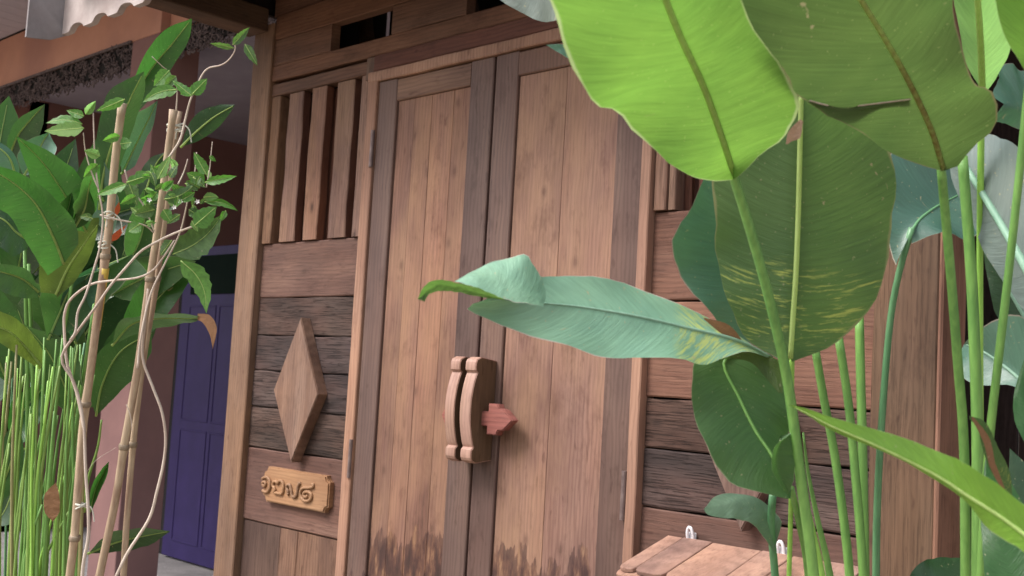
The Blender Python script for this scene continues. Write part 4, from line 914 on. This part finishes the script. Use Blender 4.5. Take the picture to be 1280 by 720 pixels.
# stalks fanning up from the ground
for k in range(64):
    xb = R.uniform(-12, 100); back = R.random() < .35
    xt = xb+R.uniform(4, 42)-(18 if xb > 85 else 0); yt = R.uniform(418, 480) if R.random() < .8 else R.uniform(480, 640)
    d = R.uniform(2.65, 2.95) if back else R.uniform(2.25, 2.6); c = R.choice(['stalk', 'stalkt']) if back else R.choice(['grass', 'grass', 'stalk', 'stalkb', 'grassd'])
    m1 = (xb+(xt-xb)*.38+R.uniform(-3, 3), (730+yt)/2)
    stalk([(xb-4, 900), (xb, 730), m1, (xt, yt)], (d, d-.05), (R.uniform(2.2, 4.4), R.uniform(.7, 1.6)), G[c], LP, 6, n=12)
for x0, x1, yt in ((32, 31, 310), (42, 36, 330), (28, 92, 340), (70, 118, 380)):
    stalk([(x0, 900), (x0, 720), ((x0+x1)/2+3, 520), (x1, yt)], (2.7, 2.5), (3.2, 2.2), G['stalk'], LP, 6, n=14)
for x, y in ((118, 555), (112, 600)):
    pass
stalk([(105, 640), (110, 600), (122, 560), (127, 525)], (2.4, 2.35), (2.5, 1.2), G['grass'], LP, 6)

# ------------------------------------------------------------------ bamboo canes
def cane(label, pts, d, px, seg, ybase):
    w = pl(pts, d[0], d[1]); top = w[0]; bot = w[-1]; dirv = (w[-1]-w[-2]).normalized()
    if dirv.z < 0: w.append(bot+dirv*((bot.z+.02)/-dirv.z))
    o = empty('bamboo_cane', (w[-1].x, w[-1].y, 0), label, 'cane', 'bamboo canes staking the vine')
    nn = 90; r0, r1 = px[0]*d[0]/FPX, px[1]*d[1]/FPX
    L_ = sum((w[i+1]-w[i]).length for i in range(len(w)-1)); k = max(1, round(L_/seg))
    def rad(s):
        r = r0+(r1-r0)*min(1, s*1.3); f = (s*k) % 1.; f = min(f, 1-f)
        return r*(1+.22*math.exp(-(f/.035)**2))
    tube('cane_stem', w, rad, G['cane'], o, 10, nn)
    cc = catmull(w, 400)
    for q in range(1, k):
        i = int(399*q/k); a_, b_ = cc[i], cc[i+1]; u_ = (b_-a_).normalized(); rr = rad(q/k)*1.04
        tube('cane_node', [a_-u_*.005, a_-u_*.002, a_+u_*.001, a_+u_*.005], lambda t_, rr=rr: rr*(1+.10*math.sin(math.pi*t_)), G['node'], o, 10, 6)
    return o, w
c1, w1 = cane('single bamboo cane with a yellow section, left of the pair', [(153, 129), (144, 200), (135, 294), (119, 417), (113, 465), (103, 541), (93, 673), (86, 730)], (2.05, 2.15), (5.0, 5.5), .28, 0)
yw = catmull(pl([(131, 335), (126, 368), (120, 412)], 2.083, 2.10), 8)
tube('yellow_section', yw, (5.6*2.09/FPX, 5.6*2.09/FPX), G['caney'], c1, 10, 8)
c2, w2 = cane('bamboo cane in the tied pair, the one leaning left to the ground', [(217, 137), (208, 205), (197, 287), (184, 373), (173, 455), (156, 553), (144, 627), (126, 712)], (2.10, 2.18), (4.6, 5.6), .30, 0)
c3, w3 = cane('bamboo cane in the tied pair, the one standing more upright', [(224, 139), (214, 210), (204, 290), (193, 370), (180, 445), (167, 549), (158, 658), (154, 725)], (2.14, 2.20), (3.6, 4.6), .33, 0)
def tie(label, x, y, d, r, turns=3):
    c = P(x, y, d); pts = []
    for k in range(turns*10+1):
        a = 2*math.pi*k/10
        pts.append(c+_R*(math.cos(a)*r)+_F*(math.sin(a)*r)+_U*(.0035*(k/10-turns/2)+.003*math.sin(a*1.3+x)))
    V, Fc = tube_data(pts, .0016, 6, len(pts)*2)
    tube_data([pts[-1], pts[-1]+_R*.012-_U*.012, pts[-1]+_R*.016-_U*.035], .0013, 6, 8, V, Fc)
    tube_data([pts[0], pts[0]-_R*.010+_U*.008, pts[0]-_R*.014-_U*.012], .0013, 6, 8, V, Fc)
    me = bpy.data.meshes.new('tie'); me.from_pydata(V, [], Fc)
    tag(link('twine_tie', me, W['twine'], None), label, 'string')
tie('white twine binding the tops of the paired canes', 219, 160, 2.12, .0145, 4)
tie('white twine round the single cane below the small white flowers', 136, 270, 2.07, .0095)
tie('white twine on the single cane just above its yellow section', 130, 307, 2.08, .0095)
tie('white twine near the bottom of the single cane', 101, 632, 2.13, .0095)

# ------------------------------------------------------------------ climbing vine
VN = empty('climbing_vine', (P(103, 800, 2.2).x, P(103, 800, 2.2).y, 0), 'pale woody twining vine with small leaves and white flowers on the bamboo canes', 'vine')
VS = [([(100, 860), (103, 720), (111, 665), (108, 588), (105, 525), (92, 480), (77, 449), (96, 415), (119, 384), (138, 357), (159, 334), (175, 316), (191, 305), (215, 293), (242, 283)], (2.12, 2.02), (3.6, 2.2)),
      ([(107, 540), (96, 490), (85, 453), (79, 409), (81, 390), (90, 372), (112, 357), (140, 350), (170, 348), (190, 338), (204, 322), (219, 300)], (2.10, 2.05), (3.2, 1.8)),
      ([(88, 425), (94, 415), (97, 390), (106, 368), (118, 335), (126, 306), (128, 270), (123, 235), (118, 200), (117, 140)], (2.02, 2.0), (2.4, 1.3)),
      ([(144, 722), (160, 690), (187, 650), (196, 615), (204, 576), (207, 545), (202, 515), (192, 485), (179, 448), (180, 410), (186, 360)], (2.12, 2.05), (3.0, 2.6)),
      ([(173, 460), (177, 420), (188, 370), (205, 330), (225, 290), (235, 250), (243, 215), (247, 190)], (2.06, 2.02), (2.2, 1.3)),
      ([(209, 200), (225, 175), (232, 150), (240, 122), (252, 95), (262, 85), (275, 82), (287, 75), (293, 62), (292, 48)], (2.05, 2.0), (2.4, 1.2)),
      ([(221, 140), (220, 110), (212, 92), (203, 82), (190, 70)], (2.08, 2.02), (1.4, .8)),
      ([(222, 230), (229, 215), (236, 199)], (2.02, 2.02), (1.6, 1.2)),
      ([(156, 213), (164, 235), (180, 258), (193, 290)], (2.03, 2.05), (1.6, 1.6)),
      ([(126, 268), (150, 275), (180, 281), (192, 290)], (2.02, 2.05), (1.8, 1.4)),
      ([(257, 235), (262, 210), (264, 190), (265, 178)], (2.0, 2.0), (1.2, .8)),
      ([(123, 235), (115, 215), (108, 190), (105, 165)], (2.0, 2.0), (1.6, .9)),
      ([(158, 505), (164, 520), (166, 540)], (2.1, 2.1), (.9, .5)),
      ([(108, 590), (120, 575), (145, 560)], (2.1, 2.1), (.5, .3))]
for pts, d, r in VS: stalk([(x+R.uniform(-1.2, 1.2), y+R.uniform(-1.2, 1.2)) for x, y in pts], d, (r[0]*.68, r[1]*.62), G['bark'], VN, 7, 'stem')
def vleaf(x0, y0, x1, y1, w, k='vine', d=2.0, bend=0., tilt=0.):
    """small leaf from base to tip in photo pixels"""
    dx, dy = x1-x0, y1-y0; L_ = math.hypot(dx, dy); ux, uy = dx/L_, dy/L_; px_, py_ = -uy, ux
    def q(s, o): return (x0+dx*s+px_*(o*w+bend*L_*math.sin(math.pi*s)), y0+dy*s+py_*(o*w+bend*L_*math.sin(math.pi*s)))
    wob = R.uniform(-.08, .08)
    pleaf([q(0, 0), q(.33, 0), q(.66, 0), q(1, 0)],
          [q(0, 0), q(.12, .62), q(.27, 1), q(.33, .82), q(.45, 1.), q(.50, .78), q(.62, .86+wob), q(.67, .6), q(.8, .5), q(.86, .3), q(1, 0)],
          [q(0, 0), q(.12, -.62), q(.27, -1), q(.33, -.82), q(.45, -1.), q(.50, -.78), q(.62, -.86+wob), q(.67, -.6), q(.8, -.5), q(.86, -.3), q(1, 0)],
          (d, d+tilt), G[k], VN, G['rib'], ribr=(.0011, .0004), lo=R.uniform(-.012, .004), ro=R.uniform(-.012, .004), wave=.0015, nv=16, nu=4)
for a in [(226, 326, 258, 392, 14, 'vine', 1.98, -.15), (216, 318, 278, 268, 20, 'vine2', 2.05, .1), (205, 249, 243, 231, 10, 'vine2', 1.98, .1), (243, 282, 271, 258, 13, 'vine', 1.97, 0), (256, 252, 298, 264, 5, 'vine', 2.0, -.1),
          (105, 160, 55, 164, 10, 'lime2', 1.98, 0), (103, 155, 57, 154, 7, 'vine', 2.0, .1), (105, 145, 83, 138, 6, 'vine', 2.0, 0), (107, 143, 120, 126, 6, 'lime2', 2.0, 0), (156, 124, 120, 139, 7, 'vine', 2.02, 0),
          (222, 112, 178, 128, 9, 'vine', 1.99, .1), (240, 118, 259, 98, 9, 'vine', 1.98, 0), (245, 112, 225, 118, 6, 'vine', 2.0, 0), (291, 56, 312, 34, 6, 'vine2', 2.0, 0), (306, 55, 322, 82, 6, 'vine2', 2.0, 0), (292, 60, 262, 54, 4, 'vine2', 2.0, 0),
          (258, 218, 242, 190, 8, 'vine', 1.97, 0), (256, 228, 296, 220, 6, 'vine', 1.97, 0), (256, 228, 233, 216, 9, 'vine', 1.99, 0), (250, 235, 232, 226, 7, 'vine2', 2.0, 0), (262, 195, 270, 202, 3, 'vine', 2.0, 0),
          (197, 224, 213, 194, 7, 'lime2', 1.97, 0), (196, 222, 188, 205, 5, 'vine', 1.99, 0), (158, 228, 190, 218, 7, 'vine', 1.97, 0), (158, 230, 120, 244, 7, 'vine', 1.97, 0), (160, 226, 172, 258, 9, 'vine2', 2.0, 0),
          (193, 262, 168, 268, 9, 'vine2', 2.02, 0), (204, 262, 214, 278, 8, 'vine', 1.99, 0), (225, 268, 208, 280, 5, 'vine2', 2.0, 0), (196, 240, 186, 252, 6, 'vine', 1.99, 0), (228, 250, 244, 240, 6, 'vine', 1.98, 0), (175, 280, 160, 290, 9, 'vine', 2.02, 0),
          (170, 245, 150, 255, 6, 'vine', 1.99, 0), (236, 262, 252, 272, 7, 'vine2', 2.01, 0), (215, 300, 200, 320, 8, 'vine2', 2.06, 0), (220, 95, 205, 110, 7, 'vine2', 2.01, 0), (212, 88, 192, 108, 10, 'vine', 2.03, 0), (150, 180, 165, 178, 8, 'vine', 2.03, 0), (150, 170, 128, 176, 6, 'vine', 2.03, 0),
          (125, 195, 105, 188, 7, 'lime2', 1.99, 0), (122, 205, 104, 222, 7, 'vine', 2.0, 0), (240, 120, 215, 100, 6, 'vine', 1.99, 0)]:
    vleaf(*a)
for k in range(40):
    x, y = R.gauss(205, 32), R.gauss(245, 24); a = R.uniform(0, 6.28); ln = R.uniform(9, 20)
    vleaf(x, y, x+ln*math.cos(a), y+ln*math.sin(a), ln*.3, R.choice(['vine', 'vine', 'vine2', 'lime2']), R.uniform(1.96, 2.08), R.uniform(-.1, .1), R.uniform(-.02, .02))
for x, y in ((187, 250), (226, 252), (247, 252), (218, 259)):
    c = P(x, y, 1.965); b = bmesh.new()
    for k in range(5):
        a = 2*math.pi*k/5+x; r_ = .0042; u = _R*math.cos(a)+_U*math.sin(a); vv = -_R*math.sin(a)+_U*math.cos(a)
        b.faces.new([b.verts.new(p) for p in (c, c+u*r_*.6+vv*r_*.32-_F*.001, c+u*r_*1.2-_F*.002, c+u*r_*.6-vv*r_*.32-_F*.001)])
    link('flower', frombm(b), G['petal'], VN)
